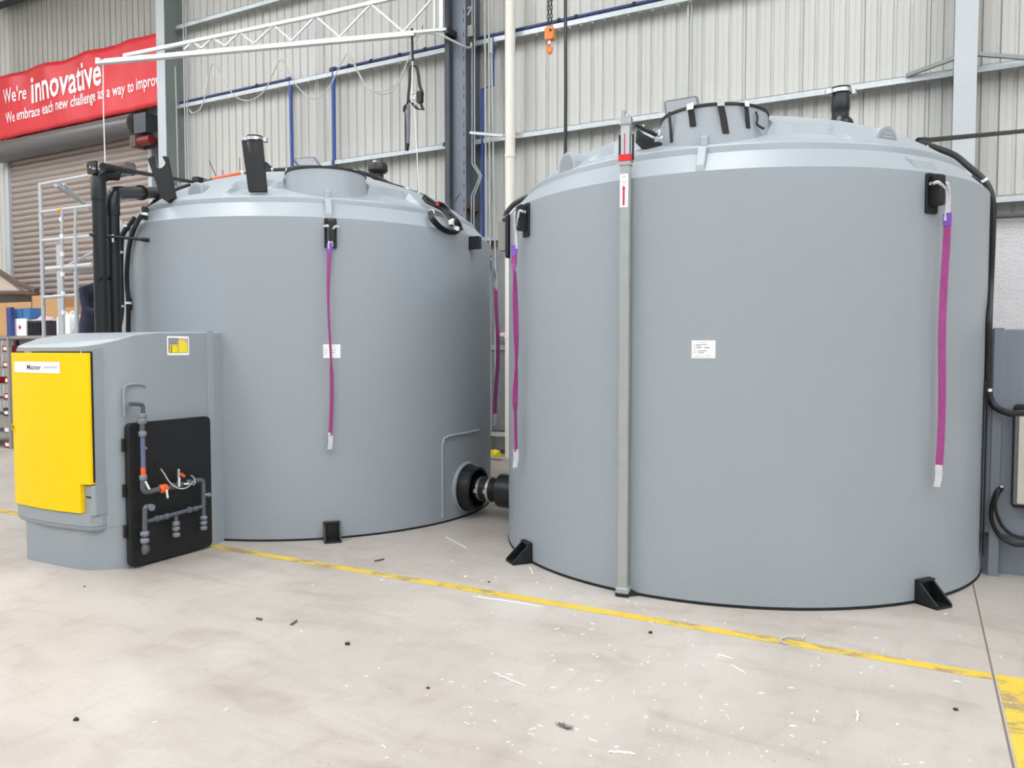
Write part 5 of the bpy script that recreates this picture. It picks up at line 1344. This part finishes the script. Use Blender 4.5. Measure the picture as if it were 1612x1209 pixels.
mb.box(a.x, b.x, RY + .026, RY + .045, a.z - .03, a.z).box(a.x, a.x + .01, RY + .03, RY + .4, zf, a.z).box(b.x - .01, b.x, RY + .03, RY + .4, zf, a.z).box(a.x, b.x, RY + .39, RY + .4, zf, a.z)
mk('crate_shell', mb, M_dark, cr)
mb = MB().grid(lambda u, v: (a.x + (b.x - a.x) * u, RY + .05 + .33 * v, a.z - .02 + .10 * sin(pi * u) * sin(pi * v) + .03 * sin(u * 11) * sin(v * 9 + 1)), 16, 10)
tag(mk('folded_cloth', mb, mat('pinkish_cloth', (190, 168, 178), .85)), 'pale pinkish cloth heaped in the dark crate', 'cloth')
# white jerrycan and cloth
jc = thing('jerrycan', 'white plastic jerrycan with rounded shoulders behind the cabinet top', 'canister', Q(99, 528, .05))
a = Q(88, 494, .05); b = Q(110, 528, .05); xc = (a.x + b.x) / 2; hw = (b.x - a.x) / 2; z0_ = zt2_ + .001; zt3 = a.z
prof = [(-hw, z0_), (hw, z0_), (hw, zt3 - .14), (hw * .92, zt3 - .06), (hw * .6, zt3 - .015), (0, zt3), (-hw * .6, zt3 - .015), (-hw * .92, zt3 - .06), (-hw, zt3 - .14)]
mk('body', MB().prism([Vector((xc + x, RY + .05, z)) for x, z in prof], [Vector((xc + x, RY + .33, z)) for x, z in prof]), M_wht, jc, bevel=.012)
mk('cap', MB().cyl((xc - .02, RY + .12, zt3 - .01), (xc - .02, RY + .12, zt3 + .035), .03), M_wht, jc)
mk('handle', MB().tube(smooth_path([Vector((xc + .02, RY + .15, zt3 - .02)), Vector((xc + .03, RY + .2, zt3 + .04)), Vector((xc + .03, RY + .27, zt3 - .02))], 4), .012, 8), M_wht, jc)
a = Q(111, 499, .05); b = Q(128, 528, .05)
mb = MB().grid(lambda u, v: (a.x + (b.x - a.x) * u, RY + .05 + .3 * v, z0_ + .003 + (a.z - z0_) * (sin(pi * u) ** .5) * (sin(pi * v) ** .5) * (.85 + .15 * sin(u * 9 + v * 7))), 16, 10)
tag(mk('rag_heap', mb, M_cloth), 'heap of grey rags beside the white jerrycan', 'cloth')
# pallet racking with big cardboard cartons behind
GY = 9.6
pr = thing('pallet_rack', 'long storage rack with large brown cartons in front of the roller door', 'rack', onY(60, 700, GY))
def G(px, py, dy=0): return onY(px, py, GY + dy)
gz = G(60, 528).z
mk('deck', MB().box(G(-40, 520).x, G(190, 520).x, GY, GY + .9, gz - .08, gz), M_shelf, pr)
for px in (-38, 70, 188):
    mk('upright', MB().box(G(px, 520).x - .04, G(px, 520).x + .04, GY, GY + .08, 0, gz - .08), M_blueu, pr)
    mk('upright', MB().box(G(px, 520).x - .04, G(px, 520).x + .04, GY + .82, GY + .9, 0, gz - .08), M_blueu, pr)
for i, (x0_, x1_, yt, lab) in enumerate(((-38, 48.5, 479, 'long low brown carton at the far left on the storage rack'), (50, 69, 466, 'tall pale brown carton between the two long cartons on the rack'), (70, 100, 471, 'brown carton behind the left posts of the platform'), (102, 124, 484, 'low orange-brown carton behind the ladder stiles'))):
    a = G(x0_, yt, .08); b = G(x1_, yt, .08)
    t = thing('carton', lab, 'box', ((a.x + b.x) / 2, GY + .4, gz), 0, 'brown cartons on the storage rack')
    mk('body', MB().rbox(a.x, b.x, GY + .08, GY + .8, gz + .001, a.z, .01, 'z'), M_card, t, bevel=.006)
    mk('flap_seam', MB().box(a.x, b.x, GY + .42, GY + .46, a.z, a.z + .002), M_beige, t)
# low lean-to roof
lr = thing('canopy_roof', 'beige sloping sheet roof with dark rotten edge at the far left', 'roof', onY(30, 460, 10.4))
C_ = lambda px, py, dy=0: onY(px, py, 10.2 + dy)
pts = [C_(-60, 400), C_(20, 437), C_(60, 462), C_(60, 466), C_(-60, 458)]
mk('roof_sheet', MB().prism([C_(-60, 396), C_(0, 434), C_(32, 458), C_(-60, 458)], [C_(-60, 396) + Vector((0, .25, .02)), C_(0, 434) + Vector((0, .25, .02)), C_(32, 458) + Vector((0, .25, 0)), C_(-60, 458) + Vector((0, .25, 0))]), M_beige, lr)
mk('edge_board', MB().tube([C_(-60, 388, -.03), C_(0, 428, -.03), C_(30, 447, -.03), C_(58, 458, -.03)], 0.06, 6), M_brown, lr)
mk('edge_board', MB().tube([C_(-60, 461, -.02), C_(30, 461, -.02), C_(60, 462, -.02)], 0.05, 6), M_brown, lr)
mk('back_panel', MB().box(C_(-60, 470).x, C_(48, 470).x, 10.5, 10.54, gz, C_(0, 462).z), M_concrete2, lr)
for px in (-55, 50): mk('support_post', MB().box(C_(px, 470).x - .05, C_(px, 470).x + .05, 10.55, 10.65, 0, C_(px, 460).z), M_brown, lr)

# ================================================================== FLOOR LITTER
rnd = random.Random(11)
def chip(name, label, cat, px, py, px2, py2, wpx, m_, bend=0.0, group=None, h=0.004, curl=0):
    a = onZ(px, py, h); b = onZ(px2, py2, h); d = b - a; n_ = Vector((-d.y, d.x, 0)).normalized() if d.length > 0 else Vector((0, 1, 0))
    pts = [a.lerp(b, t / 8) + n_ * (bend * sin(pi * t / 8) + .003 * sin(t * 2.3)) + Vector((0, 0, h * 0.5 * sin(t * 1.7) ** 2 + curl * (t / 8) ** 3)) for t in range(9)]
    return tag(mk(name, MB().tube(pts, wpx, 5, rs=[wpx * .4] + [wpx] * 7 + [wpx * .4]), m_), label, cat, group)
chip('plastic_shaving', 'long white plastic shaving just below the yellow line, left of the tube foot', 'shaving', 743, 939, 855, 956, .004, M_shav, .01, 'white shavings on the floor')
chip('plastic_shaving', 'long white shaving on the floor below the connecting hose', 'shaving', 700, 845, 736, 864, .004, M_shav, .005, 'white shavings on the floor')
chip('plastic_shaving', 'straight white shaving in the middle of the open floor', 'shaving', 777, 1059, 828, 1080, .004, M_shav, -.006, 'white shavings on the floor')
chip('plastic_shaving', 'short white shaving below the yellow line, upper one of a pair', 'shaving', 1128, 1030, 1154, 1038, .004, M_shav, .004, 'white shavings on the floor')
chip('plastic_shaving', 'short white shaving below the yellow line, lower one of a pair', 'shaving', 1154, 1048, 1174, 1060, .004, M_shav, -.004, 'white shavings on the floor')
chip('plastic_shaving', 'upright white shaving on the floor in the lower right', 'shaving', 1349, 1118, 1348, 1136, .004, M_shav, .004, 'white shavings on the floor')
chip('plastic_shaving', 'ragged white shaving near the bottom edge of the floor', 'shaving', 957, 1184, 1000, 1187, .006, M_shav, .006, 'white shavings on the floor')
chip('plastic_shaving', 'white shaving beside the left foot of the right tank', 'shaving', 833, 892, 839, 904, .004, M_shav, .003, 'white shavings on the floor')
ct = thing('cable_offcut', 'curved pale cable offcut lying across the yellow line', 'offcut', onZ(1250, 1008, 0))
mk('sheath', MB().tube(smooth_path([onZ(1238, 1014, .006), onZ(1228, 1008, .008), onZ(1236, 1003, .012), onZ(1250, 1002, .02), onZ(1266, 1002, .03), onZ(1267, 999, .035)], 5), .006, 8), M_cond, ct)
mk('frayed_end', MB().tube([onZ(1263, 1003, .03), onZ(1266, 1005, .01), onZ(1266, 998, .04)], .004, 6), M_wht, ct)
for (px, py, r, lab) in ((547, 1015, .02, 'largest dark crumb on the open floor, left of centre'), (120, 1134, .018, 'dark crumb on the floor near the lower left corner'), (1024, 997, .018, 'dark crumb below the yellow line, right of the tube foot'), (674, 1084, .012, 'small dark crumb in the middle of the floor'), (1504, 1118, .015, 'dark crumb on the floor near the slab joint'), (770, 917, .012, 'dark crumb just above the yellow line'), (133, 924, .01, 'tiny dark crumb in front of the cabinet')):
    c = onZ(px, py, 0); mb = MB(); k_ = 7
    pts = [[(r * (rnd.uniform(.6, 1.1)) * cos(2 * pi * i / k_) * s_, r * .7 * rnd.uniform(.6, 1.1) * sin(2 * pi * i / k_) * s_) for i in range(k_)] for s_ in (1, .75)]
    mb.prism([Vector((c.x + x, c.y + y, .0005)) for x, y in pts[0]], [Vector((c.x + x, c.y + y, r * .7)) for x, y in pts[1]])
    tag(mk('debris_crumb', mb, M_boot), lab, 'debris', 'dark crumbs on the floor')
for (p, q, lab) in (((404, 973), (412, 975), 'short dark peg left of its slanted twin on the open floor'), ((458, 983), (467, 977), 'short slanted dark peg on the open floor'), ((590, 883), (604, 880), 'dark sliver on the floor in front of the left tank')):
    tag(mk('dark_peg', MB().tube([onZ(*p, .008), onZ(*q, .008)], .007, 8), M_drum), lab, 'debris', 'dark pegs on the floor')
wt = thing('wire_tangle', 'small tangle of dark wire near the bottom of the floor', 'wire', onZ(890, 1145, 0))
for i in range(4):
    c = onZ(888 + rnd.uniform(-6, 6), 1144, .004)
    mk('wire_strand', MB().tube(smooth_path([c + Vector((rnd.uniform(-.05, .05), rnd.uniform(-.02, .02), rnd.uniform(0, .012))) for _ in range(5)], 4), 0.0015, 5), M_drum, wt)
mb = MB()
for i in range(240):
    if i < 150: px, py = rnd.gauss(1020, 170), rnd.uniform(880, 1205)
    else: px, py = rnd.uniform(150, 1600), rnd.uniform(900, 1205)
    if px < 560 and rnd.random() < .7: continue
    if not (0 < px < 1612): continue
    c = onZ(px, py, 0.0012)
    if math.hypot(c.x - CA.x, c.y - CA.y) < RT + .1 or math.hypot(c.x - CB.x, c.y - CB.y) < RT + .1 or c.x < -5 and c.y > 3.6: continue
    a_ = rnd.uniform(0, pi); L_ = rnd.choice((.006, .008, .008, .01, .014, .02)); w_ = rnd.uniform(.002, .006)
    d = Vector((cos(a_), sin(a_), 0)) * L_; n_ = Vector((-sin(a_), cos(a_), 0)) * w_
    mb.prism([c - d, c + n_, c + d, c - n_ * .5], [c - d * .8 + Vector((0, 0, .003)), c + n_ * .8 + Vector((0, 0, .004)), c + d * .8 + Vector((0, 0, .003)), c - n_ * .4 + Vector((0, 0, .002))])
o = tag(mk('plastic_chips', mb, M_shav), 'scatter of tiny white plastic chips over the open floor', 'chips'); o['kind'] = 'stuff'
